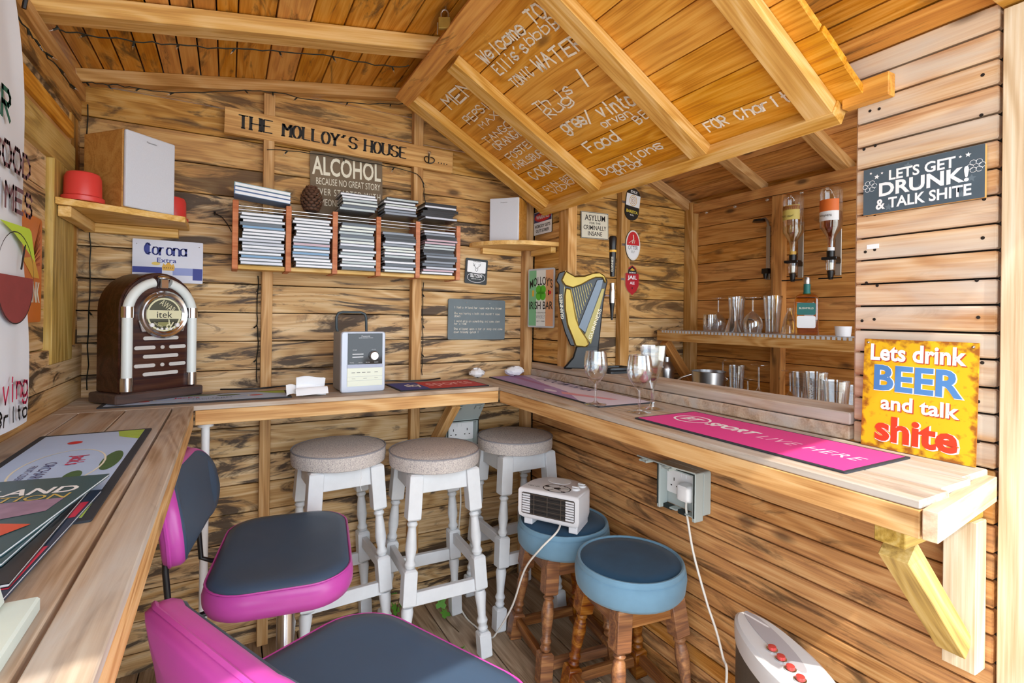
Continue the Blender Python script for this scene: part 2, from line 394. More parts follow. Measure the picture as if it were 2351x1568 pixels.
# ---- back wall
wb = struct('wall_back', MB().box(-0.5, 2.42, 2.112, 2.125, 0, 1.86), DARK)
def gable(x0, x1, z0, z1, b, a, mat):
    """one wall board, its upper corner cut off along the roof line z = b + a x"""
    poly = [(x0, z0), (x1, z0), (x1, z1), (x0, z1)]; out = []
    for i in range(4):
        p, q = poly[i], poly[(i + 1) % 4]; dp = b + a * p[0] - p[1]; dq = b + a * q[0] - q[1]
        if dp >= 0: out.append(p)
        if dp * dq < 0: t = dp / (dp - dq); out.append((p[0] + t * (q[0] - p[0]), p[1] + t * (q[1] - p[1])))
    if len(out) < 3: return
    zc = (z0 + z1) / 2
    MB().prism([(px - x0, pz - zc) for px, pz in out], -0.02, 0).build('board', mat, wb, frame((x0, YB, zc), X_, Z_), 0.002, world=True)
k = 0
while Z0 + (k - 1) * PITCHZ < 2.2:
    zc = Z0 + (k - 0.5) * PITCHZ; zt = zc + PITCHZ / 2; zb = zc - PITCHZ / 2; k += 1
    if zt < 0.01: continue
    m = WALL if zc < 1.62 else WALLUP
    gable(-0.45, XP + 0.01, zb + 0.0015, zt - 0.0015, 1.955 + 0.4 * 0.168, 0.168, m)
    gable(XP + 0.012, XF + 0.03, zb + 0.0015, zt - 0.0015, 2.295 + 1.25 * 0.39, -0.39, WALL if zc < 1.2 else WALLUP)
beam(wb, 0.105, 0.141, 2.05, 2.087, 0, roofL(0.12) - 0.05, POST)
beam(wb, 0.665, 0.705, 2.05, 2.087, 0, roofL(0.68) - 0.05, POST)
beam(wb, 1.203, 1.245, 2.045, 2.087, 0, 2.1, POST)
beam(wb, 1.782, 1.842, 2.05, 2.087, 0.3, 2.05, POST)
beam(wb, 2.28, 2.332, 2.03, 2.087, 0, 1.86, POST)
plank(wb, (-0.42, 2.045, roofL(-0.42) - 0.022), (0.98, 2.045, roofL(0.98) - 0.022), -Y_, 0.042, 0.042, POST, 'wall_plate')
plank(wb, (1.30, 2.055, roofR(1.30) - 0.05), (2.33, 2.055, roofR(2.33) - 0.05), -Y_, 0.05, 0.03, POST, 'wall_plate')
# ---- left wall (a shuttered opening above the counter)
wl = struct('wall_left', MB().box(-0.50, -0.485, 0.25, 2.11, 0, 1.93), DARK)
for i in range(20):
    zc = Z0 + (i - 0.5) * PITCHZ
    if zc < 0 or zc > 1.92: continue
    fx = -0.405 if zc < 1.05 else -0.417
    plank(wl, (fx, 0.26, zc), (fx, 2.086, zc), X_, PITCHZ - 0.003, 0.02, WALL, bevel=0.002)
beam(wl, -0.45, -0.405, 0.26, 2.086, 1.0, 1.06, WALL, 'sill')
beam(wl, -0.45, -0.40, 1.745, 1.945, 1.06, 1.60, POSTG, 'jamb')
beam(wl, -0.45, -0.40, 0.26, 1.95, 1.60, 1.682, POSTG, 'header')
beam(wl, -0.45, -0.41, 0.26, 1.95, 1.684, 1.704, POST, 'batten')
beam(wl, -0.45, -0.40, 0.26, 1.93, 1.705, 1.748, FLAPW, 'header')
beam(wl, -0.436, -0.405, 0.26, 2.04, 1.79, 1.85, WALLUP, 'wall_plate')
beam(wl, -0.45, -0.395, 0.26, 2.04, 1.852, 1.895, POST, 'wall_plate')
beam(wl, -0.45, -0.412, 1.96, 2.04, 1.06, 1.79, WALLUP, 'post')
# ---- roof over the seating side
nL = Vector((0.168, 0, -1)).normalized()
ce = struct('ceiling', MB().add([(-0.5, -0.3, roofL(-0.5) + 0.02), (1.26, -0.3, roofL(1.26) + 0.02), (1.26, 2.13, roofL(1.26) + 0.02), (-0.5, 2.13, roofL(-0.5) + 0.02),
     (-0.5, -0.3, roofL(-0.5) + 0.035), (1.26, -0.3, roofL(1.26) + 0.035), (1.26, 2.13, roofL(1.26) + 0.035), (-0.5, 2.13, roofL(-0.5) + 0.035)],
     [(0, 3, 2, 1), (4, 5, 6, 7), (0, 1, 5, 4), (1, 2, 6, 5), (2, 3, 7, 6), (3, 0, 4, 7)]), DARK)
x = -0.46
i = 0
while x < 1.22:
    w = 0.0528 if x < 0.0 else 0.094
    xc = x + w / 2
    plank(ce, (xc, -0.29, roofL(xc)), (xc, 2.12, roofL(xc)), nL, w - (0.0022 if i % 2 else 0.0045), 0.016, ROOF, bevel=0.001)
    x += w; i += 1
for yr in (1.633, 0.9, 0.2):
    plank(ce, (-0.45, yr, roofL(-0.45) - 0.052), (1.2, yr, roofL(1.2) - 0.052), nL, 0.065, 0.048, BAT, 'rafter')
# ---- roof over the bar side
nR = Vector((-0.39, 0, -1)).normalized()
cr = struct('ceiling_bar', MB().add([(1.24, -0.3, 2.33), (2.45, -0.3, roofR(2.45) + 0.03), (2.45, 2.13, roofR(2.45) + 0.03), (1.24, 2.13, 2.33),
     (1.24, -0.3, 2.345), (2.45, -0.3, roofR(2.45) + 0.045), (2.45, 2.13, roofR(2.45) + 0.045), (1.24, 2.13, 2.345)],
     [(0, 3, 2, 1), (4, 5, 6, 7), (0, 1, 5, 4), (1, 2, 6, 5), (2, 3, 7, 6), (3, 0, 4, 7)]), DARK)
for i in range(12):
    xc = 1.31 + i * 0.0965
    plank(cr, (xc, -0.29, roofR(xc)), (xc, 2.12, roofR(xc)), nR, 0.1, 0.016, FARW, bevel=0.0015)
for u, v in ((1700, 405), (1900, 357)):
    p = onp(u, v, (1.25, 0, 2.25), nR)
    plank(cr, (1.29, p.y, roofR(1.29) - 0.047), (2.33, p.y, roofR(2.33) - 0.047), nR, 0.055, 0.045, POST, 'rafter')
# ---- far wall of the bar
wf = struct('wall_right', MB().box(2.357, 2.37, 0.36, 2.11, 0, 1.93), DARK)
for i in range(20):
    zc = Z0 + (i - 0.5) * PITCHZ
    if zc < 0 or zc > 1.9: continue
    plank(wf, (XF, 0.38, zc), (XF, 2.086, zc), -X_, PITCHZ - 0.003, 0.02, FARW, bevel=0.002)
beam(wf, 2.289, 2.332, 1.502, 1.555, 0.2, 1.8, FARW)
beam(wf, 2.285, 2.332, 0.40, 2.03, 1.80, 1.85, FARW, 'wall_plate')
# ---- partition with the serving hatch
wp = struct('wall_partition', MB().box(1.272, 1.284, 0.40, 2.086, 0, 0.92).box(1.272, 1.284, 0.40, 0.64, 0.92, 1.72).box(1.272, 1.284, 1.77, 2.086, 0.92, 1.72).box(1.272, 1.284, 0.40, 2.086, 1.72, 2.2), DARK)
HP = 0.0515; i = 0
z = 0.204
while z < 2.2:
    zc = z + HP / 2; gap = 0.0022 if i % 2 else 0.006
    for y0, y1, m in ((0.395, 2.043 if zc < 0.95 else 2.043, PART), ):
        if zc < 0.935: plank(wp, (XP, y1, zc), (XP, 0.395, zc), -X_, HP - gap, 0.02, PART, bevel=0.0025)
        elif zc < 1.715:
            plank(wp, (XP, 0.642, zc), (XP, 0.395, zc), -X_, HP - gap, 0.02, PANEL, bevel=0.003)
        else:
            plank(wp, (XP, 2.043, zc), (XP, 0.395, zc), -X_, HP - gap, 0.02, ROOF if zc > 1.8 else PANEL, bevel=0.0025)
    z += HP; i += 1
for j in range(4): plank(wp, (XP, 2.043, 0.178 - j * HP), (XP, 0.395, 0.178 - j * HP), -X_, HP - 0.004, 0.02, PART, bevel=0.0025)
for i in range(8):
    zc = Z0 + (9.5 + i) * PITCHZ - 0.0
    if zc + PITCHZ / 2 < 1.75: plank(wp, (XP, 2.044, zc), (XP, 1.838, zc), -X_, PITCHZ - 0.004, 0.02, WALLUP, bevel=0.002)
beam(wp, 1.245, 1.29, 1.765, 1.836, 0.99, 1.72, POST, 'jamb')
beam(wp, 1.285, 1.33, 0.60, 0.66, 0.99, 1.72, PANEL, 'jamb')
beam(wp, 1.25, 1.30, 0.642, 1.84, 1.685, 1.72, POST, 'lintel')
beam(wp, 1.222, 1.249, 0.565, 0.66, 1.685, 1.735, FLAPW, 'block', axis=1)
# screw heads on the weathered panel boards
sm = MB(); sm.lathe([(0.0001, 0.0008), (0.0032, 0.0006), (0.0034, 0)], 8); sme = None
for i in range(10):
    for y in (0.42, 0.60, 0.62):
        zc = 0.975 + i * 0.0772
        if sme is None: o = sm.build('nail', DARK, wp, onpart(y, zc, 1.2498), world=True); sme = o.data
        else: link('nail', sme, wp, onpart(y + random.uniform(-.006, .006), zc + random.uniform(-.005, .005), 1.2498), world=True)
# ---- ledge on top of the partition
led = tag(MB().box(1.236, 1.30, 0.643, 2.04, 0.93, 0.962).build('trim_1', TOP, None, None, 0.003), kind='structure')
plank(led, (1.302, 2.04, 0.992), (1.302, 0.643, 0.992), Z_, 0.125, 0.028, TOP, 'cap_board', 0.003)
# ---- front corner post and the beam over it
wo = tag(beam(None, 1.243, 1.36, 0.25, 0.388, -0.06, 1.78, PALE, 'trim_2'), kind='structure')
beam(wo, 1.20, 1.36, 0.24, 0.392, 1.785, 1.87, BAT, 'beam', axis=1)

# ================================================================== COUNTERS
def counter(name, label, loc): return thing(name, label, 'counter', loc)
bc = counter('bar_counter', 'wooden counter along the back wall under the jukebox and stereo', (0.25, 1.9, 0.88))
for y0, y1 in ((1.745, 1.86), (1.862, 1.975), (1.977, 2.049)):
    plank(bc, (-0.404, (y0 + y1) / 2, ZB), (0.915, (y0 + y1) / 2, ZB), Z_, y1 - y0, 0.014, TOP, 'plank', 0.0015)
beam(bc, -0.08, 0.915, 1.748, 1.766, 0.872, 0.9155, FASC, 'fascia')
beam(bc, 0.93 - 0.2, 0.93 - 0.165, 1.80, 2.04, 0.872, 0.914, POST, 'arm')
p0, p1 = Vector((0.74, 1.80, 0.87)), Vector((0.74, 2.03, 0.66))
plank(bc, p0, p1, -X_, 0.04, 0.035, POST, 'brace')
lc = counter('bar_counter', 'weathered wooden counter along the left wall holding the magazines', (-0.25, 0.9, 0.88))
for x0, x1 in ((-0.404, -0.344), (-0.342, -0.243), (-0.240, -0.136), (-0.131, -0.083)):
    plank(lc, ((x0 + x1) / 2, 0.12, ZB), ((x0 + x1) / 2, 1.743, ZB), Z_, x1 - x0, 0.014, TOP, 'plank', 0.0015)
beam(lc, -0.10, -0.084, 0.12, 1.745, 0.868, 0.9155, FASC, 'fascia')
rc = counter('bar_counter', 'long serving bar top on the right with the pink bar mat', (1.08, 1.1, 0.88))
for x0, x1 in ((0.916, 1.02), (1.0225, 1.128), (1.1305, 1.234)):
    plank(rc, ((x0 + x1) / 2, 2.04, ZB) if x0 > 0.92 else ((x0 + x1) / 2 , 2.04, ZB), ((x0 + x1) / 2, 0.376 + (x0 - 0.916) * 0.11, ZB), Z_, x1 - x0 - (0.008 if x0 < 0.92 else 0), 0.014, TOP, 'plank', 0.002)
beam(rc, 0.918, 0.936, 0.376, 1.742, 0.872, 0.9155, FASC, 'fascia')
plank(rc, (0.917, 0.352, 0.897), (1.232, 0.386, 0.897), -Y_, 0.046, 0.02, PANEL, 'end_fascia')
beam(rc, 0.955, 1.248, 0.41, 0.456, 0.834, 0.872, POSTG, 'arm')
beam(rc, 1.205, 1.248, 0.405, 0.456, 0.553, 0.833, PALE, 'bracket_post')
plank(rc, (0.985, 0.412, 0.822), (1.20, 0.412, 0.60), -Y_, 0.042, 0.045, POSTG, 'brace')
pole = thing('support_pole', 'thin white metal pole under the left end of the back counter', 'pole', (-0.055, 1.80, 0))
MB().lathe([(0.0115, 0), (0.0115, 0.86)], 12).build('tube', WHITE, pole, None, 0, 40)
MB().lathe([(0.022, 0.858), (0.022, 0.868)], 16).build('flange', WHITE, pole, None, 0, 40)

# ================================================================== THE HATCH FLAP
FN = Vector((-0.486, 0, -0.874)); FU = Vector((-0.874, 0, 0.486)); FO = Vector((1.245, 0, 1.693))
def fl(s_, y, d=0.0): return FO + FU * s_ + FN * d + Vector((0, y, 0))         # s_: distance from the hinge
flap = thing('hatch_flap', 'raised wooden bar hatch with chalk menu writing on its underside', 'hatch', fl(0, 1.25))
for i in range(7):
    s0 = 0.012 + i * 0.1005
    plank(flap, fl(s0 + 0.05, 0.612 + random.uniform(-.006, .006)), fl(s0 + 0.05, 1.935), FN, 0.0975, 0.018, FLAPW, 'board', 0.0015)
for y, w, s0, s1 in ((1.905, 0.07, 0.0, 0.74), (1.54, 0.062, 0.0, 0.70), (1.05, 0.062, 0.0, 0.74), (0.70, 0.062, 0.0, 0.74)):
    plank(flap, fl(s0, y, 0.036), fl(s1, y, 0.036), FN, w, 0.035, BAT, 'batten', 0.0015)
plank(flap, fl(0.012, 0.665, 0.04), fl(0.012, 1.94, 0.04), FN, 0.04, 0.039, BAT, 'rail', 0.0015)
plank(flap, fl(0.745, 0.62, 0.036), fl(0.745, 1.94, 0.036), FN, 0.06, 0.06, ROOF, 'rail', 0.0015)
plank(flap, fl(0.40, 1.943, 0.01), fl(0.70, 1.943, 0.01), Y_, 0.03, 0.02, BAT, 'edge_strip', 0.0015)
MF = frame(fl(0, 0, 0.0012), -Y_, FU)
rg = random.Random(3)
def chalk(s, u0, v0, u1, v1, h, pen=0.15):
    """a chalk word whose baseline runs from one photo pixel to another on the flap"""
    a = onp(u0, v0, FO, FN); b = onp(u1, v1, FO, FN); lo = MF.inverted()
    a = lo @ a; b = lo @ b; d = (b - a) / len(s); i = 0
    for wd_ in s.split(' '):
        q = a + d * i
        if wd_: Hw(flap, wd_, q.x, q.y, h, Vector((d.x, d.y)).length * len(wd_), CHALK, pen, 0.35, rot=math.atan2(d.y, d.x), M=WMX[flap.name].inverted() @ MF, name='chalk_writing', rng=rg)
        i += len(wd_) + 1
for w_ in (("Welcome TO", 1116, 146, 1262, 30, .042), ("Ellis's", 1150, 172, 1218, 112, .038), ("bbb", 1218, 104, 1268, 66, .03), ("Bo", 1276, 66, 1318, 38, .034),
           ("MENU", 1040, 250, 1118, 184, .052), ("PEPSI", 1080, 284, 1128, 244, .034), ("MAX", 1110, 295, 1150, 262, .026), ("TANGO", 1122, 330, 1182, 286, .03), ("ORANGE", 1144, 344, 1208, 302, .034),
           ("FOSTERS", 1174, 368, 1246, 318, .032), ("CARLSBURG", 1188, 388, 1262, 348, .03), ("COORS", 1230, 412, 1298, 374, .045), ("GIN", 1256, 438, 1284, 422, .026), ("VODKA", 1276, 446, 1330, 412, .026), ("BELL", 1296, 418, 1330, 400, .026),
           ("TONIC", 1186, 200, 1232, 166, .034), ("WATER", 1240, 164, 1352, 100, .044), ("Th is", 1240, 256, 1318, 206, .036), ("Rug", 1266, 272, 1320, 228, .036), ("/", 1352, 198, 1362, 176, .05),
           ("gree/ vinto", 1300, 302, 1468, 236, .048), ("orven", 1388, 292, 1456, 262, .03), ("BB", 1466, 284, 1500, 258, .03), ("Food", 1360, 350, 1428, 318, .045), ("Donations", 1388, 402, 1528, 336, .036), ("on bar", 1420, 402, 1486, 372, .03),
           ("FOR Charity", 1628, 300, 1846, 218, .034)): chalk(*w_)
# ================================================================== SIGNS
def sign(name, label, M, w, h, col, t=0.004, cat='sign', r=0.006, bevel=0.0, edge=None, poly=None):
    o = thing(name, label, cat, M=M)
    pl = poly or rrect(-w / 2, w / 2, -h / 2, h / 2, r)
    MB().prism(pl, -t, 0, 0, None, 1 if edge else None).build('plate', [col, edge] if edge else [col], o)
    return o
BLUEP = pm('blue_print', '#27348b', 0.5); REDP = pm('red_print', '#c9262c', 0.5); WHP = pm('white_print', '#eef0f2', 0.5); GOLD = pm('gold_print', '#d9a83a', 0.5)
# name board
a = Vector((-0.019, 2.045, 1.876)); b = Vector((0.835, 2.045, 1.858))
mo = thing('name_board', 'long wooden name board with black stencilled lettering across the back wall', 'sign', M=frame((a + b) / 2, b - a, Z_))
L_ = (b - a).length
MB().box(-L_ / 2, L_ / 2, -0.045, 0.045, -0.02, 0).build('board', wood('name_board_wood', '#a9742f', '#d19d55', '#e3b771', stain=0.3, stain_col='#4a3218', lo=0.6, hi=0.7), mo, None, 0.001)
rs = random.Random(5)
for s_, x0, w_ in (("THE", -0.385, 0.12), ("MOLLOY'S", -0.24, 0.27), ("HOUSE", 0.055, 0.175)):
    Hw(mo, s_, x0, -0.02, 0.044, w_, INK, jit=0.06, nib=(0.22, 0.085), serif=0.15, rng=rs)
for i in range(4): flat(mo, circ(0.362 + i * 0.0125, -0.012, 0.0028, n=10), INK, 0.0008, 'dot')
hk = MB()
for s_ in (-1, 1):
    hk.tube([(0.318 + s_ * (0.006 + 0.016 * math.sin(t)), -0.008 - 0.017 * (1 - math.cos(t)) * 0.75 + 0.012, 0.004 + 0.008 * math.sin(t)) for t in [i * 0.42 for i in range(10)]], 0.0022, 6)
hk.tube([(0.318, -0.02, 0.003), (0.318, 0.018, 0.004)], 0.003, 6)
hk.build('coat_hook', BLACK, mo, None, 0, 60)
MB().ball((0.318, 0.02, 0.008), 0.009, n=10).build('hook_bulb', GLASS, mo, None, 0, 60)
# alcohol sign
al = sign('tin_sign', 'faded brown sign about alcohol and great stories hung above the disc rack', frame((0.405, 2.075, 1.69), Vector((1, 0, 0.02)), Z_), 0.275, 0.27, pm('rust_brown', '#7d6a52', 0.7, noise=0.45, nscale=14))
T(al, 'ALCOHOL', 0, 0.083, 0.262, 0.072, CREAM, bold=0.02)
T(al, 'BECAUSE NO GREAT STORY', 0.006, 0.024, 0.245, 0.026, CREAM)
T(al, 'EVER STARTED WITH', 0.006, -0.016, 0.245, 0.026, CREAM, space=1.2)
T(al, 'SOMEONE EATING A SALAD', 0.0, -0.056, 0.25, 0.026, CREAM)
# corona
co = sign('tin_sign', 'white beer sign with blue gothic lettering and a small crown behind the jukebox', frame((-0.178, 2.079, 1.372), Vector((1, 0, 0.0)), Z_), 0.199, 0.142, pm('sign_white', '#d7d9e6', 0.4, noise=0.06, nscale=20), r=0.003, edge=pm('rust_edge', '#8c4a3c', 0.7))
Hw(co, 'Corona', -0.064, 0.022, 0.036, 0.118, BLUEP, jit=0.1, nib=(0.16, 0.1), serif=0.1, rng=rs)
flat(co, circ(-0.055, 0.04, 0.014, 0.02, 14, 80, 280) , BLUEP, 0.0007)
T(co, 'Extra', -0.005, 0.004, 0.055, 0.016, BLUEP, bold=0.01)
flat(co, rect(-0.099, -0.018, -0.04, -0.02), BLUEP); flat(co, rect(0.012, 0.099, -0.045, -0.02), pm('faded_blue', '#8f9bd0', 0.5))
flat(co, rect(0.07, 0.098, -0.06, -0.02), BLUEP, 0.0006)
flat(co, [(-0.016, -0.03), (0.016, -0.03), (0.018, -0.018), (0.014, -0.006), (0.009, -0.012), (0, 0.0), (-0.009, -0.012), (-0.014, -0.006), (-0.018, -0.018)], GOLD, 0.0008, 'crown')
for i in range(5): flat(co, circ(-0.012 + i * 0.006, -0.021, 0.0016, n=8), INK, 0.0012, 'crown_jewel')
flat(co, circ(-0.035, -0.008, 0.012, 0.006), pm('faded_yellow', '#e3c86a', 0.6), 0.0007)
for sx in (-1, 1): MB().ball((sx * 0.088, 0.055, 0.001), 0.002, n=8).build('nail', STEEL, co)
# blitzen
bl = sign('tin_sign', 'small black and white beer sign with a reindeer above the slate', frame((0.969, 2.079, 1.402), Vector((1, 0, -0.05)), Z_), 0.108, 0.112, pm('sign_black', '#22282b', 0.5), r=0.006)
flat(bl, rrect(-0.045, 0.045, -0.006, 0.046, 0.004), WHP); ring(bl, 0, -0.028, 0.044, 0.022, 0.0015, WHP)
T(bl, 'BLITZEN', 0, -0.02, 0.056, 0.014, WHP, bold=0.02); T(bl, 'A REINDEER OF A BEER', 0, -0.034, 0.05, 0.004, WHP); T(bl, 'POWDERKEG', 0, 0.044, 0.04, 0.006, INK, z=0.0012)
deer = MB()
for s_ in (-1, 1):
    deer.tube([(0, 0.012, 0.001), (s_ * 0.007, 0.02, 0.001), (s_ * 0.016, 0.026, 0.001), (s_ * 0.018, 0.036, 0.001)], 0.0008, 4).tube([(s_ * 0.012, 0.024, 0.001), (s_ * 0.01, 0.034, 0.001)], 0.0008, 4)
    deer.tube([(s_ * 0.006, 0.016, 0.001), (s_ * 0.005, 0.004, 0.001), (0, 0, 0.001)], 0.0008, 4)
deer.build('reindeer_print', INK, bl)
# slate
sb = sign('slate_board', 'grey slate with a handwritten white joke on the back wall', frame((0.976, 2.078, 1.187), Vector((1, 0, -0.006)), Z_), 0.28, 0.178, pm('slate', '#6f7b80', 0.8, noise=0.15, nscale=25, bump=0.3), t=0.006, cat='slate', r=0.008)
rs2 = random.Random(11)
for i, (s_, w_) in enumerate((("I had a friend her name was Mrs Brown", .235), ("She was having a bath and couldn't come", .225), ("down", .03), ("I said slip on something and come down", .225), ("for a tick", .06), ("She slipped upon a bar of soap and came", .24), ("down bloody quick !", .12))):
    Hw(sb, s_, -0.112, (0.048, 0.022, 0.010, -0.012, -0.024, -0.046, -0.060)[i], 0.0085, w_, CHALK, 0.16, 0.3, rng=rs2)
for sx in (-0.055, 0.06): MB().ball((sx, 0.074, 0.001), 0.003, n=8).build('nail', STEEL, sb)
# molloys irish bar
ib = sign('tin_sign', 'green white and orange pub sign with a shamrock on the short side wall', frame((1.220, 1.935, 1.287), Vector((.042, -.15, 0)), Z_) @ Matrix.Diagonal((.93, .97, 1, 1)), 0.17, 0.272, pm('sign_grey_edge', '#b9bdc0', 0.5), r=0.008)
GRN = pm('irish_green', '#7db98a', 0.55, noise=0.15, nscale=20); ORG = pm('irish_orange', '#d9a072', 0.55, noise=0.15, nscale=20)
flat(ib, rect(-0.078, -0.03, -0.128, 0.128), GRN); flat(ib, rect(-0.03, 0.03, -0.128, 0.128), pm('irish_white', '#dcded8', 0.55)); flat(ib, rect(0.03, 0.078, -0.128, 0.128), ORG)
T(ib, "MOLLOY'S", 0, 0.062, 0.145, 0.04, INK, bold=0.01, arc=0.018); T(ib, 'IRISH BAR', 0, -0.034, 0.15, 0.036, INK, bold=0.012)
SH = pm('shamrock_green', '#57b52f', 0.5)
for an in (45, 135, 225, 315): flat(ib, circ(0.019 * math.cos(R(an)), 0.024 + 0.02 * math.sin(R(an)), 0.019, 0.021, 14), SH, 0.001, 'shamrock_leaf')
T(ib, 'TOBERMORY', 0, -0.068, 0.07, 0.006, INK); T(ib, 'WHISKEY', 0, -0.086, 0.06, 0.018, pm('grey_print', '#8a8f90', .6)); T(ib, 'EST 1968', 0, -0.107, 0.05, 0.006, INK)
flat(ib, rect(-0.056, -0.044, 0.008, 0.036), GOLD, 0.001, 'pint_print'); flat(ib, rect(0.046, 0.054, 0.012, 0.036), INK, 0.001, 'bottle_print'); flat(ib, circ(0.058, 0.024, 0.008), REDP, 0.0011, 'print')
# warning
wa = sign('tin_sign', 'small warning sign half hidden behind the right speaker', onpart(1.965, 1.632, 1.243), 0.15, 0.105, WHP, r=0.004, edge=INK)
flat(wa, rect(-0.073, 0.073, 0.004, 0.05), pm('navy_print', '#2b3266', .5)); flat(wa, circ(0, 0.026, 0.068, 0.021), REDP, 0.0008)
T(wa, 'WARNING', 0, 0.026, 0.105, 0.018, WHP, bold=0.02, z=0.0014); T(wa, 'NOBODY GETS', 0, -0.014, 0.13, 0.014, INK, bold=0.02); T(wa, 'OUT SOBER', 0, -0.036, 0.11, 0.014, INK, bold=0.02)
# asylum
asy = sign('tin_sign', 'cream asylum sign on the wall behind the bar', frame((1.631, 2.079, 1.672), Vector((1, 0, 0.02)), Z_), 0.176, 0.135, CREAM, r=0.004, edge=INK)
ring_poly = MB()
for r_ in (rect(-0.086, 0.086, -0.066, -0.0635), rect(-0.086, 0.086, 0.0635, 0.066), rect(-0.086, -0.0835, -0.066, 0.066), rect(0.0835, 0.086, -0.066, 0.066)): ring_poly.add([(x, y, 0.0005) for x, y in r_], [(0, 1, 2, 3)])
ring_poly.build('border', INK, asy)
for s_, y_, w_, h_ in (('ASYLUM', .038, .13, .03), ('FOR THE', .011, .07, .011), ('CRIMINALLY', -.012, .145, .023), ('INSANE', -.042, .09, .022)): T(asy, s_, 0, y_, w_, h_, INK, bold=0.008)
# drunk sign
dr = sign('sign_board', 'dark slate blue sign with bold white lettering high on the weathered panel', onpart(0.515, 1.487, 1.238), 0.21, 0.101, pm('chalkboard_blue', '#4a5a66', 0.6, noise=0.25, nscale=18), t=0.009, r=0.001, edge=pm('mdf_edge', '#cfa25c', 0.7))
T(dr, 'LETS GET', 0.003, 0.028, 0.115, 0.022, WHP, bold=0.025); T(dr, 'DRUNK!', 0.004, 0.0, 0.155, 0.03, WHP, bold=0.03); T(dr, '& TALK SHITE', 0.003, -0.031, 0.165, 0.023, WHP, bold=0.025)
def star(cx, cy, r, rot=0): return [(cx + (r if i % 2 == 0 else r * .45) * math.sin(R(36 * i + rot)), cy + (r if i % 2 == 0 else r * .45) * math.cos(R(36 * i + rot))) for i in range(10)]
for x_, y_, r_ in ((-.078, .03, .0055), (-.068, .036, .003), (.068, .035, .003), (.08, .036, .005), (-.09, .04, .003)): flat(dr, star(x_, y_, r_, 10), WHP, 0.0008, 'star')
for x_, y_ in ((-.02, .04), (.07, -.038), (.0, -.01), (.085, -.01), (-.055, -.04)): flat(dr, star(x_, y_, .008, 5), pm('grey_blue', '#64747f', .6), 0.0004, 'star')
cl = MB()
for sx in (-1, 1):
    for i in range(6):
        a_ = i * 1.05; cl.tube([(sx * 0.092 + 0.009 * math.cos(a_) + 0.005 * math.cos(t), 0.012 + 0.008 * math.sin(a_) + 0.005 * math.sin(t), 0.0006) for t in [j * 0.7 for j in range(9)]], 0.0004, 4)
cl.build('cloud_outline', WHP, dr)
# beer sign
bm = sign('tin_sign', 'rusty yellow beer sign standing on the end of the bar', frame((1.226, 0.512, 1.047), -Y_, Vector((0.05, 0, 1))) @ Matrix.Diagonal((1.04, 1, 1, 1)), 0.19, 0.232, pm('rust_yellow', '#e0aa18', 0.45), t=0.003, r=0.001)
nt = MATS['rust_yellow'].node_tree; bs_ = nt.nodes['Principled BSDF']                # rust creeping in from the edges
tc_ = nt.nodes.new('ShaderNodeTexCoord'); sx_ = nt.nodes.new('ShaderNodeSeparateXYZ'); nt.links.new(tc_.outputs['Object'], sx_.inputs[0])
def mth(op, a_, b_=0.0):
    n_ = nt.nodes.new('ShaderNodeMath'); n_.operation = op
    for i_, q_ in enumerate((a_, b_)):
        if isinstance(q_, (int, float)): n_.inputs[i_].default_value = q_
        else: nt.links.new(q_, n_.inputs[i_])
    return n_.outputs[0]
ed_ = mth('MAXIMUM', mth('DIVIDE', mth('ABSOLUTE', sx_.outputs[0]), .095), mth('DIVIDE', mth('ABSOLUTE', sx_.outputs[1]), .116))
nz_ = nt.nodes.new('ShaderNodeTexNoise'); nz_.inputs['Scale'].default_value = 55; nz_.inputs['Detail'].default_value = 6; nt.links.new(tc_.outputs['Object'], nz_.inputs['Vector'])
rp_ = nt.nodes.new('ShaderNodeValToRGB'); rp_.color_ramp.elements[0].position = .56; rp_.color_ramp.elements[1].position = .72
nt.links.new(mth('ADD', mth('MULTIPLY', mth('POWER', ed_, 5.0), .26), mth('MULTIPLY', nz_.outputs['Fac'], .86)), rp_.inputs[0])
mr_ = nt.nodes.new('ShaderNodeMix'); mr_.data_type = 'RGBA'; mr_.inputs[6].default_value = C('#e6b418'); mr_.inputs[7].default_value = C('#9a5a18')
nt.links.new(rp_.outputs[0], mr_.inputs[0]); nt.links.new(mr_.outputs[2], bs_.inputs['Base Color'])
T(bm, 'Lets drink', 0, 0.086, 0.16, 0.036, pm('rust_red', '#b5452a', .6), bold=0.035, z=0.0005); T(bm, 'Lets drink', -0.002, 0.088, 0.16, 0.036, WHP, bold=0.03, z=0.0009)
T(bm, 'BEER', 0.0015, 0.0335, 0.151, 0.056, WHP, bold=0.045, z=0.0005); T(bm, 'BEER', 0, 0.034, 0.148, 0.054, pm('beer_blue', '#4d82bd', .5), bold=0.03, z=0.0009)
T(bm, 'and talk', 0.007, -0.02, 0.13, 0.03, MATS['rust_red'], bold=0.03, z=0.0005); T(bm, 'and talk', 0.005, -0.018, 0.13, 0.03, WHP, bold=0.025, z=0.0009)
T(bm, 'shite', 0.002, -0.074, 0.141, 0.056, WHP, bold=0.045, z=0.0005); T(bm, 'shite', 0, -0.073, 0.138, 0.054, pm('beer_red', '#d23c1c', .5), bold=0.035, z=0.0009)
for sx in (-1, 1): MB().ball((sx * 0.087, 0.108, 0.001), 0.003, n=8).build('screw', STEEL, bm)
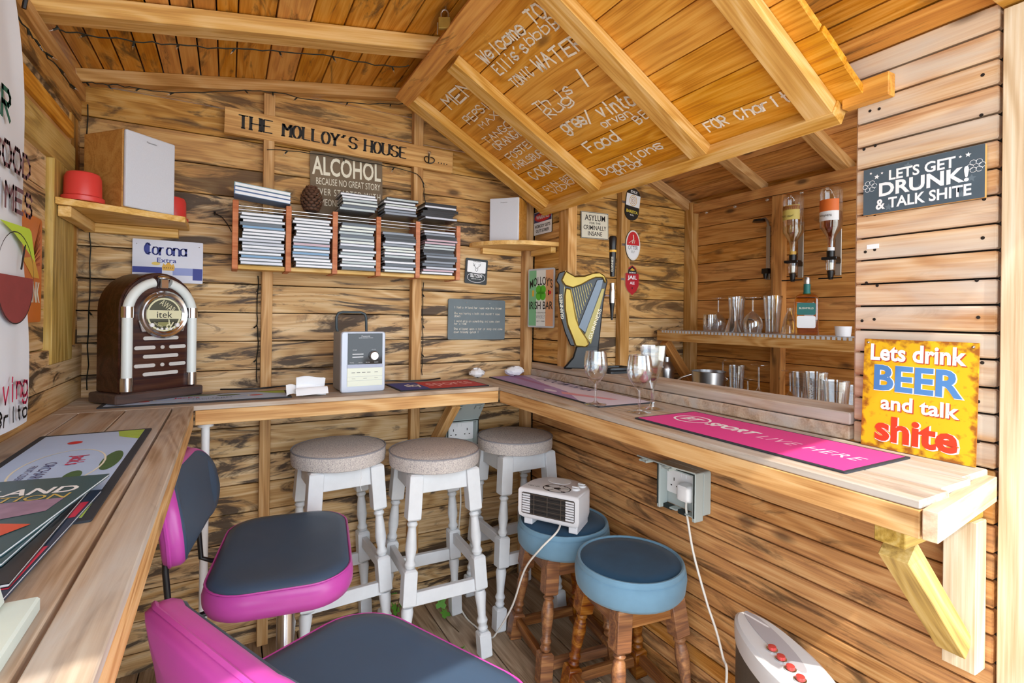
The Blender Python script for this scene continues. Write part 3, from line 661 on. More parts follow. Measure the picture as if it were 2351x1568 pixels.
# orange sign on the left wall
og = sign('tin_sign', 'orange drinks sign on the left wall half behind the banner', onleft(1.575, 1.30, -0.410), 0.24, 0.255, pm('sign_orange', '#d2742a', 0.45, noise=0.2, nscale=12), t=0.006, r=0.012, edge=pm('orange_edge', '#e09a55', .5))
for i in range(7): flat(og, [(0.02, 0.0), (0.028, 0.0), (0.105, 0.02 + i * 0.017), (0.105, 0.012 + i * 0.017)], pm('dark_orange', '#b0501c', .5), 0.0006, 'ray_print')
T(og, 'DRINK', 0.05, -0.055, 0.11, 0.05, CREAM, bold=0.03); flat(og, [(-0.02, 0.02), (0.05, -0.02), (0.1, -0.02), (0.06, 0.03)], GOLD, 0.0007)
# sticky paper tag
tg = tag(MB().box(-0.012, 0.012, -0.005, 0.005, 0, 0.001).build('paper_tag', WHP, None, onpart(0.605, 1.367, 1.2495)), 'small blank white paper tag stuck to the weathered panel', 'tag')
# pump clips
def clip(name, label, cx, cz, poly, base, edge): 
    o = thing(name, label, 'pump clip', M=frame((cx, 2.043, cz), Vector((1, 0, 0.0)), Z_))
    MB().prism(poly, -0.006, 0, 0, None, 1).build('plate', [base, edge], o); MB().box(-0.07, -0.02, -0.006, 0.006, -0.007, -0.0055).build('bracket', STEEL, o); return o
e1 = clip('pump_clip', 'black and white oval beer badge topmost on the bar post', 1.85, 1.80, rrect(-0.047, 0.047, -0.085, 0.085, 0.045, 6), INK, INK)
WMX[e1.name] = WMX[e1.name] @ Matrix.Rotation(R(-7), 4, 'Z'); e1.matrix_local = WMX[e1.name]
flat(e1, rect(-0.047, 0.047, -0.012, 0.052), WHP); ring(e1, 0, 0.02, 0.025, 0.029, 0.003, GOLD); ring(e1, 0, 0.02, 0.016, 0.02, 0.003, pm('tan_print', '#b98a52', .6)); ring(e1, 0, 0.02, 0.008, 0.011, 0.003, MATS['tan_print'])
T(e1, 'EXILE', 0, 0.065, 0.045, 0.013, WHP, bold=.02); T(e1, 'BARISTA', 0, -0.04, 0.078, 0.016, pm('yellow_print', '#e8d34a', .5), bold=.02); T(e1, '4.2%', 0, -0.058, 0.026, 0.008, WHP, bold=.02)
e2 = clip('pump_clip', 'red and white oval otter beer badge, middle one on the bar post', 1.855, 1.585, circ(0, 0, 0.05, 0.079, 32), pm('badge_white', '#e7e5de', .4), INK)
flat(e2, circ(0, 0, 0.043, 0.072, 24), REDP); flat(e2, [(p[0], p[1]) for p in circ(0, 0, 0.043, 0.072, 20, 180, 360)], WHP, 0.0007)
T(e2, 'OTTER', 0, -0.013, 0.066, 0.02, pm('grey_dark', '#4a4544', .5), bold=.0, z=.0012); T(e2, 'ELF', 0, -0.034, 0.024, 0.012, MATS['grey_print'], z=.0012)
MB().tube([(0, 0.055, 0.001), (0.004, 0.035, 0.001), (-0.006, 0.01, 0.001)], 0.003, 4).tube([(-0.03, 0.01, 0.001), (0.002, 0.03, 0.001), (0.012, 0.026, 0.001), (0.006, 0.008, 0.001)], 0.0014, 4).build('otter_print', CREAM, e2)
shield = [(-0.046, 0.03), (-0.03, 0.035), (-0.026, 0.06), (0, 0.075), (0.026, 0.06), (0.03, 0.035), (0.046, 0.03), (0.046, -0.03), (0.03, -0.06), (0, -0.082), (-0.03, -0.06), (-0.046, -0.03)]
e3 = clip('pump_clip', 'red shield shaped beer badge lowest on the bar post', 1.852, 1.405, shield, pm('badge_red', '#b3202c', .4), pm('badge_edge', '#d8c7a0', .5))
flat(e3, [(-0.03, 0.03), (0.03, 0.03), (0.028, 0.05), (0, 0.072), (-0.028, 0.05)], INK); flat(e3, [(-0.018, 0.048), (-0.002, 0.06), (0.02, 0.05), (0.004, 0.046)], GOLD, 0.0009)
T(e3, 'DARTMOOR', 0, 0.036, 0.046, 0.007, WHP, bold=.02, z=.0012); T(e3, 'JAIL', 0, 0.008, 0.064, 0.026, WHP, bold=.03); T(e3, 'ALE', 0, -0.018, 0.032, 0.014, WHP, bold=.03); flat(e3, rect(-.003, .003, -.05, -.04), INK, .001)

# ================================================================== SHELVES, SPEAKERS, DISC RACK
cs = thing('corner_shelf', 'pale wooden corner shelf under the left speaker', 'shelf', (-0.3, 2.0, 1.478))
MB().prism([(-0.448, 1.952), (-0.399, 1.952), (-0.399, 1.75), (-0.12, 1.895), (-0.12, 2.085), (-0.448, 2.085)], 1.482, 1.5).build('top', SHELFW, cs, None, 0.001, world=True)
beam(cs, -0.40, -0.15, 2.056, 2.085, 1.452, 1.481, SHELFW, 'batten'); beam(cs, -0.398, -0.37, 1.77, 2.05, 1.452, 1.481, SHELFW, 'batten')
cs2 = thing('corner_shelf', 'curved wooden corner shelf under the right speaker', 'shelf', (1.1, 2.0, 1.50))
MB().prism([(1.247, 2.043), (1.20, 2.043), (1.20, 2.086), (0.935, 2.086)] + [(1.247 - 0.312 * math.cos(R(a_)), 2.086 - 0.25 * math.sin(R(a_)) ** 1.0) for a_ in range(6, 91, 7)], 1.508, 1.526).build('top', SHELFW, cs2, None, 0.001, world=True)
beam(cs2, 0.99, 1.19, 2.06, 2.086, 1.482, 1.5075, SHELFW, 'batten'); beam(cs2, 1.222, 1.247, 1.86, 2.03, 1.482, 1.5075, SHELFW, 'batten')
GRILLE = pm('grille_cloth', '#cfd2da', 0.9, noise=0.06, nscale=300, bump=0.2)
def speaker(label, loc, rz, w=0.15, d=0.2, h=0.23):
    o = thing('loudspeaker', label, 'speaker', loc, rz, 'pair of bookshelf speakers')     # local -Y is the front
    MB().box(-w / 2, w / 2, -d / 2, d / 2, 0, h).build('cabinet', SPKW, o, None, 0.002)
    MB().box(-w / 2 + 0.001, w / 2 - 0.001, -d / 2 - 0.012, -d / 2 - 0.0005, 0.002, h - 0.002).build('grille', GRILLE, o, None, 0.004, seg=2)
    T(o, 'Panasonic', 0, h - 0.022, 0.03, 0.005, pm('badge_grey', '#55565a', .4), M=frame((0, -d / 2 - 0.0122, 0), X_, Z_), name='badge'); return o
speaker('wooden speaker with pale grille between two red bowls on the left shelf', (-0.268, 1.93, 1.50), R(42), 0.15, 0.165, 0.225)
speaker('wooden speaker with pale grille on the right corner shelf', (1.084, 1.994, 1.526), R(-47), 0.135, 0.11, 0.19)
REDB = pm('red_plastic', '#d8403a', 0.35)
def bowl(label, loc):
    o = tag(MB().lathe([(0.047, 0), (0.048, 0.004), (0.048, 0.012), (0.042, 0.016), (0.041, 0.066), (0.036, 0.078), (0.026, 0.082), (0.0005, 0.083)], 32).build('plastic_bowl', REDB, None, Matrix.Translation(loc), 0, 35), label, 'bowl', 'red bowls on the left shelf')
p = on(178, 452, 2, 1.502); bowl('upturned red plastic bowl left of the speaker', (-0.354, 1.812, 1.501))
bowl('upturned red plastic bowl right of the speaker', (-0.168, 2.034, 1.501))

# disc rack: six uprights, five shelves, thin steel rails
rk = thing('disc_rack', 'wall rack of five columns for music discs in reddish wood', 'rack', (0.43, 2.06, 1.352))
RX = [0.018, 0.183, 0.340, 0.499, 0.655, 0.828]
RY0, RY1 = 1.955, 2.085
for i, x in enumerate(RX):
    if i in (1, 5): RYb = 2.049
    x_ = x; yb = 2.048 if abs(x_ - 0.123) < 0.03 or abs(x_ - 0.685) < 0.035 else RY1
    MB().box(x_ - 0.009, x_ + 0.009, RY0, yb, 1.350, 1.582 - 0.002 * i).build('upright', RACKW, rk, frame((0, 0, 0), X_, Y_), 0.001, world=True)
for i in range(5):
    MB().box(RX[i] + 0.0095, RX[i + 1] - 0.0095, RY0 + 0.012, 2.048, 1.352, 1.366).build('shelf', SHELFW, rk, None, 0.001, world=True)
    for y in (1.962, 2.03):
        for dz in (0.0, 0.012): MB().tube([(RX[i] + 0.0095, y, 1.553 + dz), (RX[i + 1] - 0.0095, y, 1.553 + dz)], 0.0018, 6).build('rail', STEEL, rk, None, 0, 60, world=True)
# discs
CASE = pm('jewel_case', '#3a3d42', 0.25); 
SP = [pm('spine_%d' % i, c, 0.35) for i, c in enumerate(('#e8eaf0', '#d9dde8', '#c8ccd8', '#e9e3da', '#5a6470', '#26282c', '#6f9cc4', '#c9a9b4', '#b8c4c6', '#dfe6df', '#8a93a0'))]
CDM = []
for s_ in SP:
    mb = MB(); mb.box(-0.071, 0.071, -0.0625, 0.0625, 0, 0.0018).box(-0.071, 0.071, -0.0625, 0.0625, 0.0082, 0.010).box(-0.0695, 0.0695, -0.0618, 0.0618, 0.0018, 0.0082, 1)
    me = bpy.data.meshes.new('disc_case'); me.from_pydata(mb.v, [], mb.f); me.materials.append(CASE); me.materials.append(s_)
    for p_, mi in zip(me.polygons, mb.m): p_.material_index = mi
    CDM.append(me)
ORD = 'first second third fourth fifth sixth seventh eighth ninth tenth eleventh twelfth thirteenth fourteenth fifteenth sixteenth seventeenth'.split()
CN = ['leftmost', 'second', 'middle', 'fourth', 'rightmost']
NIN = [16, 16, 16, 14, 16]; NTOP = [0, 0, 6, 6, 6]
PAL = [[0, 0, 1, 0, 1, 0, 2, 6], [0, 0, 1, 0, 2, 7, 0, 6], [0, 8, 1, 2, 9, 0, 4], [8, 1, 4, 9, 0, 2, 10, 5], [1, 0, 4, 5, 7, 10, 8, 2]]
rc_ = random.Random(21)
for c in range(5):
    cx = (RX[c] + RX[c + 1]) / 2; wd_ = RX[c + 1] - RX[c] - 0.018; sx = min(1.0, (wd_ - 0.006) / 0.142) * 0.93
    z = 1.3662
    for i in range(NIN[c] + NTOP[c]):
        top = i >= NIN[c]
        if i == NIN[c]: z = max(z, 1.584)
        ci = rc_.choice(PAL[c])
        if c == 0 and i == 12: ci = 4
        if c == 1 and i == 6: ci = 6
        if c == 4 and i in (NIN[4] + 1, NIN[4] + 2): ci = 5
        o = bpy.data.objects.new('disc_case', CDM[ci]); COL.objects.link(o)
        th = 1.18 if (i * 7 + c) % 5 == 0 else 1.06
        y = 1.992 + rc_.uniform(-.004, .004) + (0 if not top else rc_.uniform(-0.012, 0.0)); ssx = sx if not top else min(0.97, sx * 1.02)
        lim = (wd_ - 0.142 * ssx) / 2 - 0.001
        o.matrix_world = Matrix.Translation((cx + rc_.uniform(-lim, lim) * (1 if not top else 1.6), y, z)) @ Matrix.Rotation(R(rc_.uniform(-1.2, 1.2)) if top else 0, 4, 'Z') @ Matrix.Diagonal((ssx, 0.8, th, 1))
        z += 0.0101 * th
        cw = ('white', 'pale grey', 'silver', 'cream', 'slate grey', 'black', 'blue', 'pink', 'grey green', 'off white', 'mid grey')[ci]
        tag(o, ('%s spined disc case, %s up in the pile above the %s rack column' if top else '%s spined disc case, %s from the bottom of the %s rack column') % (cw, ORD[i - NIN[c] if top else i], CN[c]), 'disc case', ('discs piled above the %s column' if top else 'discs in the %s column') % CN[c])
# slim folders lying tilted on the leftmost column
for i, (c_, dz, tl) in enumerate((('#7f9dc6', 0.0, 'pale blue'), ('#6f86b8', 0.014, 'mid blue'), ('#8fb5bd', 0.028, 'teal edged'))):
    M = frame((0.100, 1.995, 1.594 + dz), Vector((1, 0, -0.09)), Y_)
    o = thing('card_folder', '%s card folder lying %s on the leftmost rack column' % (tl, ('at the bottom', 'in the middle', 'on top')[i]), 'folder', M=M, group='folders on the disc rack')
    MB().box(-0.088, 0.088, -0.045, 0.045, 0, 0.0015).box(-0.088, 0.088, -0.045, 0.045, 0.011, 0.0125).box(-0.088, -0.086, -0.045, 0.045, 0.0015, 0.011).build('cover', pm('folder_%d' % i, c_, .5), o)
    MB().box(-0.085, 0.086, -0.044, 0.044, 0.0018, 0.0107).build('pages', WHP, o)
# pine cone
pc = thing('pine_cone', 'dark brown pine cone on the second rack column', 'pine cone', (0.262, 1.995, 1.568))
PCM = pm('cone_brown', '#5a3a26', 0.7, noise=0.3, nscale=60)
MB().lathe([(0.012, 0), (0.03, 0.02), (0.03, 0.05), (0.008, 0.088)], 12).build('core', pm('cone_dark', '#2a1a10', .8), pc, None, 0, 60)
scm = MB()
scm.add([(0, -0.004, 0), (0.013, -0.0085, 0.004), (0.0165, 0, 0.007), (0.013, 0.0085, 0.004), (0, 0.004, 0), (0.012, 0, -0.001)], [(0, 1, 5), (1, 2, 5), (2, 3, 5), (3, 4, 5), (0, 4, 3, 2, 1)])
sme = None
for j in range(9):
    zz = 0.008 + j * 0.0095; rr = 0.034 * math.sin(math.pi * (0.18 + 0.80 * j / 9.6)) + 0.002
    for i in range(11):
        a_ = 2 * math.pi * (i + 0.5 * (j % 2)) / 11
        M = Matrix.Translation((0, 0, zz)) @ Matrix.Rotation(a_, 4, 'Z') @ Matrix.Translation((rr * 0.8, 0, 0)) @ Matrix.Rotation(R(-18 - j * 4), 4, 'Y')
        if sme is None: o = scm.build('scale', PCM, pc, M); sme = o.data
        else: link('scale', sme, pc, M)

# ================================================================== ON THE BACK COUNTER
def quadframe(a, b, c):   # a: origin corner, b: along X, c: along Y (points)
    return frame(a, b - a, c - a)
# bar mats
RUB = pm('mat_rubber', '#2b2f36', 0.85)
def mat_thing(label, corners, z, border=0.008):
    """flat rubber bar mat; corners in order left-near, right-near, right-far, left-far as seen when read"""
    cs_ = [Vector((c[0], c[1], z)) for c in corners]; o_ = (cs_[0] + cs_[1] + cs_[2] + cs_[3]) / 4
    M = frame(o_, (cs_[1] - cs_[0]) + (cs_[2] - cs_[3]), Y_ if abs((cs_[1] - cs_[0]).x) > abs((cs_[1] - cs_[0]).y) else Vector((cs_[3] - cs_[0])))
    w = ((cs_[1] - cs_[0]).length + (cs_[2] - cs_[3]).length) / 2; h = ((cs_[3] - cs_[0]).length + (cs_[2] - cs_[1]).length) / 2
    o = thing('bar_mat', label, 'bar mat', M=M); MB().prism(rrect(-w / 2, w / 2, -h / 2, h / 2, 0.004), -0.003, 0).build('base', RUB, o)
    return o, w, h
ZM = ZB + 0.0032
sk, w, h = mat_thing('blue and red sports channel bar mat beside the stereo', ((0.53, 1.778), (0.90, 1.787), (0.885, 1.985), (0.545, 1.985)), ZM)
flat(sk, rect(-w / 2 + .006, -w / 2 + .118, -h / 2 + .006, h / 2 - .006), pm('sky_blue', '#233a9a', .6)); flat(sk, rect(-w / 2 + .118, w / 2 - .006, -h / 2 + .006, h / 2 - .006), pm('sky_red', '#c22033', .6))
T(sk, 'sky', -w / 2 + .082, 0, .062, .10, WHP, bold=.03); T(sk, 'sports', .055, 0.0, .185, .105, pm('pink_print', '#f0b7bf', .6), bold=.005)
lm_, w, h = mat_thing('lilac and white bar mat at the far end of the serving bar', ((1.04, 2.035), (0.965, 1.185), (1.215, 1.245), (1.215, 2.04)), ZM)
flat(lm_, rect(-w / 2 + .006, w / 2 - .006, -h / 2 + .006, h / 2 - .006), pm('lilac_white', '#d9d2e4', .7))
flat(lm_, [(-w / 2 + .006, -h / 2 + .006), (w / 2 - .12, -h / 2 + .006), (w / 2 - .3, -.03), (-.1, .0), (-w / 2 + .1, .05), (-w / 2 + .006, .06)], pm('lilac', '#a98fc0', .7, noise=.2, nscale=9), .0006)
flat(lm_, [(-w / 2 + .03, .02), (-.05, -.015), (0.0, -.03), (-w / 2 + .03, -.02)], pm('mauve', '#a06f9c', .7), .0008); flat(lm_, circ(.06, -.07, .04, .015), pm('pale_lilac', '#dcd3e6', .7), .0009)
flat(lm_, [(.1, -.05), (.3, .02), (.33, .03), (.32, .0), (.15, -.075)], pm('salmon', '#dc9aa6', .7), .0009)
T(lm_, 'DOOM BAR', -.07, .072, .4, .05, pm('indigo', '#4a4a78', .6), shear=.25, bold=.01)
bt, w, h = mat_thing('pink sports channel bar mat on the serving bar', ((0.966, 1.024), (0.956, 0.492), (1.187, 0.512), (1.187, 1.066)), ZM)
flat(bt, rect(-w / 2 + .007, w / 2 - .007, -h / 2 + .007, h / 2 - .007), pm('magenta', '#d83a8c', .65))
ring(bt, -w / 2 + .085, .012, .05, .046, .006, WHP); T(bt, 'BT', -w / 2 + .085, .012, .052, .042, WHP, bold=.04, shear=.2); T(bt, 'SPORT', -w / 2 + .21, .010, .14, .042, WHP, bold=.04, shear=.2); T(bt, 'LIVE HERE', -w / 2 + .405, -.002, .22, .036, pm('pale_pink', '#f3c3dc', .6), shear=.2, space=1.15)
def orchard(o, w, h):
    flat(o, rect(-w / 2 + .012, w / 2 - .012, -h / 2 + .012, h / 2 - .012), pm('mat_blue', '#b4caea', .7, noise=.12, nscale=8))
    g = pm('mat_green', '#a9c84e', .7, noise=.25, nscale=25); dg = pm('mat_leaf', '#47683a', .7, noise=.4, nscale=60)
    flat(o, [(-w / 2 + .012, h / 2 - .012), (-w / 2 + .11, h / 2 - .012), (-w / 2 + .07, h / 2 - .05), (-w / 2 + .012, h / 2 - .06)], g, .0007); flat(o, [(w / 2 - .012, h / 2 - .012), (w / 2 - .1, h / 2 - .012), (w / 2 - .05, h / 2 - .06), (w / 2 - .012, h / 2 - .07)], g, .0007)
    flat(o, circ(-.02, h / 2 - .03, .07, .014), dg, .0008); flat(o, circ(w / 2 - .10, .0, .02, .012), REDP, .0008); flat(o, circ(-w / 2 + .1, -.02, .014, .012), REDP, .0008)
    ring(o, 0, 0, .13, .06, .003, CREAM, .0009); flat(o, circ(.07, .03, .035, .012), dg, .001)
    T(o, "Jack's", -.045, .012, .07, .032, pm('raspberry', '#c4325a', .6), bold=.02, z=.0012); T(o, 'ORCHARD', .02, -.018, .12, .016, MATS['indigo'], z=.0012); T(o, 'FRUIT CIDER', .02, -.038, .09, .01, MATS['indigo'], z=.0012)
om, w, h = mat_thing('orchard print bar mat with dark border under the magazines on the left counter', ((-0.150, 1.436), (-0.150, 0.835), (-0.345, 0.835), (-0.345, 1.436)), ZM)
WMX[om.name] = frame((-0.2475, 1.135, ZM), -Y_, X_); om.matrix_local = WMX[om.name]; orchard(om, .6, .195)
ob, w, h = mat_thing('orchard print bar mat running under the jukebox on the back counter', ((-0.325, 1.795), (0.175, 1.79), (0.195, 1.96), (-0.305, 1.965)), ZM); orchard(ob, w, h)

# jukebox
jf = Vector((-0.279, 1.825, 0)); jd = Vector((math.cos(R(37)), math.sin(R(37)), 0))
jw, jdp, jh = 0.248, 0.122, 0.388
jn = Vector((jd.y, -jd.x, 0))                       # front normal
jc = jf + jd * (jw / 2) - jn * (jdp / 2)
jk = thing('jukebox', 'dark wood table jukebox with white arched tubes in the left corner', 'radio', M=frame((jc.x, jc.y, ZM + 0.0004), jd, -jn))
def arch(w, h, n=16): r = w / 2; return [(-r, 0), (r, 0)] + [(r * math.cos(R(180 * i / n)), h - r + r * math.sin(R(180 * i / n))) for i in range(n + 1)]
FR = frame((0, -jdp / 2, 0.03), X_, Z_)             # local frame of the front face
MB().prism(arch(jw - 0.022, jh - 0.03), -(jdp - 0.006), -0.006).build('cabinet', JUKW, jk, FR, 0.003, 40)
MB().box(-jw / 2 - 0.006, jw / 2 + 0.006, -jdp / 2 - 0.014, jdp / 2, 0, 0.03).build('plinth', JUKW, jk, None, 0.004)
MB().prism(arch(jw - 0.03, jh - 0.034), -0.006, -0.001).build('front_panel', JUKW, jk, FR)
tr = jw / 2 - 0.028; za = jh - 0.03 - jw / 2
TUBE = pm('tube_white', '#dfe6e4', 0.3)
MB().tube([(-tr * math.cos(R(a_)), za + tr * math.sin(R(a_)), 0.002) for a_ in range(4, 84, 8)], 0.014, 10).tube([(tr * math.cos(R(a_)), za + tr * math.sin(R(a_)), 0.002) for a_ in range(4, 84, 8)], 0.014, 10).build('arch_tube', TUBE, jk, FR, 0, 60)
for s_ in (-1, 1):
    MB().tube([(s_ * tr, 0.045, 0.002), (s_ * tr, za - 0.012, 0.002)], 0.014, 12).build('column_tube', TUBE, jk, FR, 0, 60)
    MB().tube([(s_ * tr, 0.006, 0.002), (s_ * tr, 0.045, 0.002)], 0.0165, 12).build('column_base', CHROME, jk, FR, 0, 40)
    MB().tube([(s_ * tr, za - 0.014, 0.002), (s_ * tr, za + 0.018, 0.002)], 0.0165, 12).build('collar', CHROME, jk, FR, 0, 40)
MB().box(-0.012, 0.012, za + tr - 0.02, za + tr + 0.018, 0, 0.018).ball((0, za + tr + 0.012, 0.012), 0.02, 0.008, 0.01).build('crest', CHROME, jk, FR, 0.002)
dzc = za - 0.004; DR = FR @ Matrix.Translation((0.006, dzc, 0))
MB().lathe([(0.072, -0.004), (0.073, 0.008), (0.068, 0.013), (0.062, 0.010), (0.058, 0.014), (0.053, 0.010), (0.052, 0.004)], 36).build('dial_ring', CHROME, jk, DR, 0, 30)
OLV = pm('dial_olive', '#4f5142', .5); DC = pm('dial_cream', '#dcd9b4', .5)
df = MB().add([(x, y, 0.006) for x, y in circ(0, 0, 0.0525, n=32)], [tuple(range(32))]).build('dial_face', OLV, jk, DR)
ring(df, 0, 0, .0515, .0515, .005, DC, .007); flat(df, rect(-.0515, .0515, -.013, .013), DC, .008); T(df, 'itek', 0, 0, .046, .02, INK, z=.0085)
T(df, 'AWAR', .01, .026, .05, .02, DC, z=.0072, rot=R(-35)); T(df, 'R', .014, -.03, .02, .026, DC, z=.0072, rot=R(150)); T(df, 'SINCE 1920', -.018, -.032, .03, .006, DC, z=.0072, rot=R(-28))
cp = MB().prism([(-.072, .034), (.072, .034), (.062, 0), (-.062, 0)], 0, .004).build('control_panel', STEEL, jk, FR @ Matrix.Translation((.006, .178, 0)), .001)
MB().prism(rect(-.048, .048, .003, .031), .0042, .006).build('display_plate', BLACK, cp)
flat(cp, rect(-.018, .02, .016, .029), pm('lcd', '#8d8c5a', .4), .0064, 'display')
for x_ in (-.038, .038): MB().lathe([(.0062, .006), (.0058, .013), (.0001, .014)], 14, 0, Matrix.Translation((x_, .02, 0))).build('knob', WHITE, cp, None, 0, 40)
for i in range(6): MB().lathe([(.0038, .006), (.0034, .009), (.0001, .0095)], 10, 0, Matrix.Translation((-.034 + i * .0135, .0085, 0))).build('button', WHITE, cp, None, 0, 40)
GRV = pm('grille_mesh', '#c9c6c2', .6, noise=.2, nscale=500)
for cx_, cy_, w_ in ((.002, .158, .105), (-.045, .130, .06), (.052, .130, .052), (.002, .103, .105), (-.045, .076, .06), (.052, .076, .052), (.002, .050, .105), (.006, .130, .012), (.006, .076, .012)):
    MB().prism(rrect(cx_ - w_ / 2, cx_ + w_ / 2, cy_ - .0055, cy_ + .0055, .0054), -.002, .0006).build('speaker_slot', GRV, jk, FR)

# stereo
stn = thing('stereo_system', 'silver micro stereo with black display panel on the back counter', 'stereo', M=Matrix.Translation((0.4135, 1.905, ZB + 0.0004)) @ Matrix.Rotation(R(3), 4, 'Z'))
SIL = pm('silver_plastic', '#b9bfcc', 0.35, 0.2); sw, sd, sh = 0.155, 0.17, 0.212
MB().box(-sw / 2 + .003, sw / 2 - .003, -sd / 2 + .02, sd / 2 - .04, .004, sh - .003).build('case', pm('grey_case', '#8d8f92', .45), stn, None, .004)
FS = frame((0, -sd / 2, 0), X_, Z_)
MB().prism(rrect(-sw / 2, sw / 2, 0, sh, .010, 3), -.02, 0).build('front_panel', SIL, stn, FS, .003)
fp = MB().box(-sw / 2 + .022, sw / 2 - .012, .098, sh - .006, 0, .0025).build('display_panel', pm('gloss_black', '#0c0d12', .08), stn, FS)
Tm = pm('display_print', '#d8dade', .5)
T(fp, 'Panasonic', 0.006, .196, .03, .005, Tm, z=.003); T(fp, 'SUPER SOUND SYSTEM', .006, .190, .05, .003, Tm, z=.003)
for y_ in (.132, .122): flat(fp, rect(-.04, -.002, y_, y_ + .003), Tm, .003, 'button_strip')
for s_, x_, y_ in (('SOUND', -.032, .148), ('VOLUME', .034, .149), ('TUNE', -.042, .104), ('SURROUND', -.012, .104), ('EQ', .014, .104), ('CLEAR', .044, .104)): T(fp, s_, x_, y_, .014, .003, Tm, z=.003)
MB().lathe([(.016, 0), (.016, .012), (.0135, .0145), (.0001, .0145)], 24, 0, Matrix.Translation((.034, .127, .0025))).build('volume_knob', STEEL, stn, FS, 0, 30)
MB().box(-sw / 2 + .02, sw / 2 - .01, .086, .0965, 0, .003).build('button_bar', pm('lilac_grey', '#aab0c6', .4), stn, FS)
CRM = pm('cream_plastic', '#dfe3d2', .4)
dk = MB().box(-sw / 2 + .021, sw / 2 - .011, .056, .085, 0, .002).box(-sw / 2 + .021, sw / 2 - .011, .042, .0552, 0, .002).box(-sw / 2 + .021, sw / 2 - .011, .022, .0412, 0, .002).build('cassette_door', CRM, stn, FS)
for x_ in (-.036, -.018, 0, .018, .044): flat(dk, rect(x_ - .006, x_ + .006, .068, .0705), pm('key_grey', '#8c8f88', .5), .0024, 'key_mark')
for x_ in (-.035, .005, .044): flat(dk, rect(x_ - .006, x_ + .006, .048, .0492), MATS['key_grey'], .0024, 'key_mark')
hp = [(-.06, .205), (-.066, .22), (-.067, .262), (-.06, .276), (-.045, .28), (.02, .28), (.035, .275), (.041, .262), (.043, .205)]
MB().tube([(x_, sd / 2 - .05, z_) for x_, z_ in hp], .0048, 8).build('carry_handle', pm('dark_grey_plastic', '#3e4a50', .5), stn, None, 0, 60)

# paper towel and tissues
PAP = pm('paper_white', '#eef0f4', 0.85)
pt = thing('paper_towel', 'folded white paper towel beside the stereo', 'paper', (0.245, 1.82, ZB + 0.0035), R(2))
MB().grid(lambda u, v: (-.045 + .09 * u, -.02 + .03 * v + .012 * math.sin(v * 3.1), .002 + .055 * v + .004 * math.sin(u * 5)), 8, 10).grid(lambda u, v: (-.045 + .09 * u, .022 - .03 * v, .0 + .057 * v + .004 * math.sin(u * 5)), 8, 8).build('fold', PAP, pt, None, 0, 60)
MB().grid(lambda u, v: (-.075 + .05 * u, -.005 + .02 * v, .001 + .032 * v * (1 - .3 * u) + .006 * math.sin(u * 4)), 6, 8).build('flap', PAP, pt, None, 0, 60)
MB().grid(lambda u, v: (-.05 + .1 * u, -.035 + .03 * v, .002 + .022 * math.sin(v * 2.2) + .003 * u), 8, 8).build('fold', PAP, pt, None, 0, 60)
def crumple(label, loc, r, seed, sx=1.2, sz=.7):
    rr = random.Random(seed); mb = MB(); mb.ball((0, 0, 0), r * sx, r, r * sz, n=14)
    mb.v = [tuple(c * (1 + rr.uniform(-.28, .22)) for c in v) for v in mb.v]; zm = min(v[2] for v in mb.v); mb.v = [(a_, b_, c_ - zm) for a_, b_, c_ in mb.v]
    tag(mb.build('crumpled_tissue', PAP, None, Matrix.Translation(loc), 0, 20), label, 'tissue', 'crumpled tissues')
crumple('crumpled white tissue beside the red end of the sports mat', (0.955, 2.03, ZB + .0005), .028, 4)
crumple('crumpled white tissue lying on the lilac bar mat', (1.125, 2.00, ZM + .001), .028, 9, 1.6, .75)

# ================================================================== SEATING
def cushion(mb, outline, loops, mat=0, fn=None, cap0=True, cap1=True):
    """stack of scaled outlines; loops = (inset, z); fn bends the result"""
    n = len(outline); vs_ = []
    for ins, z in loops:
        for x, y in outline:
            l = math.hypot(x, y) or 1; k_ = max(0.0, (l - ins) / l); v = (x * k_, y * k_, z); vs_.append(fn(v) if fn else v)
    fs_ = [(j * n + i, j * n + (i + 1) % n, (j + 1) * n + (i + 1) % n, (j + 1) * n + i) for j in range(len(loops) - 1) for i in range(n)]
    if cap0: fs_.append(tuple(range(n - 1, -1, -1)))
    if cap1: fs_.append(tuple(range((len(loops) - 1) * n, len(loops) * n)))
    mb.add(vs_, fs_, mat)
    return mb
TWEED = pm('tweed', '#b5aaa4', 0.95)
nt = TWEED.node_tree; b_ = nt.nodes['Principled BSDF']; tc = nt.nodes.new('ShaderNodeTexCoord'); mp_ = nt.nodes.new('ShaderNodeMapping'); mp_.inputs['Scale'].default_value = (620, 190, 300)
nz = nt.nodes.new('ShaderNodeTexNoise'); nz.inputs['Scale'].default_value = 1.0; nz.inputs['Detail'].default_value = 3; rp = nt.nodes.new('ShaderNodeValToRGB')
rp.color_ramp.elements[0].position = .32; rp.color_ramp.elements[0].color = C('#8f868a'); rp.color_ramp.elements[1].position = .55; rp.color_ramp.elements[1].color = C('#d3cac2')
nt.links.new(tc.outputs['Object'], mp_.inputs[0]); nt.links.new(mp_.outputs[0], nz.inputs['Vector']); nt.links.new(nz.outputs['Fac'], rp.inputs[0]); nt.links.new(rp.outputs[0], b_.inputs['Base Color'])
PIPE = pm('grey_piping', '#8f8d92', 0.9)
VELT = pm('velvet_top', '#1c4a6a', 0.95, noise=0.55, nscale=9); VELS = pm('velvet_side', '#6f95ad', 0.95, noise=0.2, nscale=18)
for m in (VELT, VELS): m.node_tree.nodes['Principled BSDF'].inputs['Sheen Weight'].default_value = 0.12
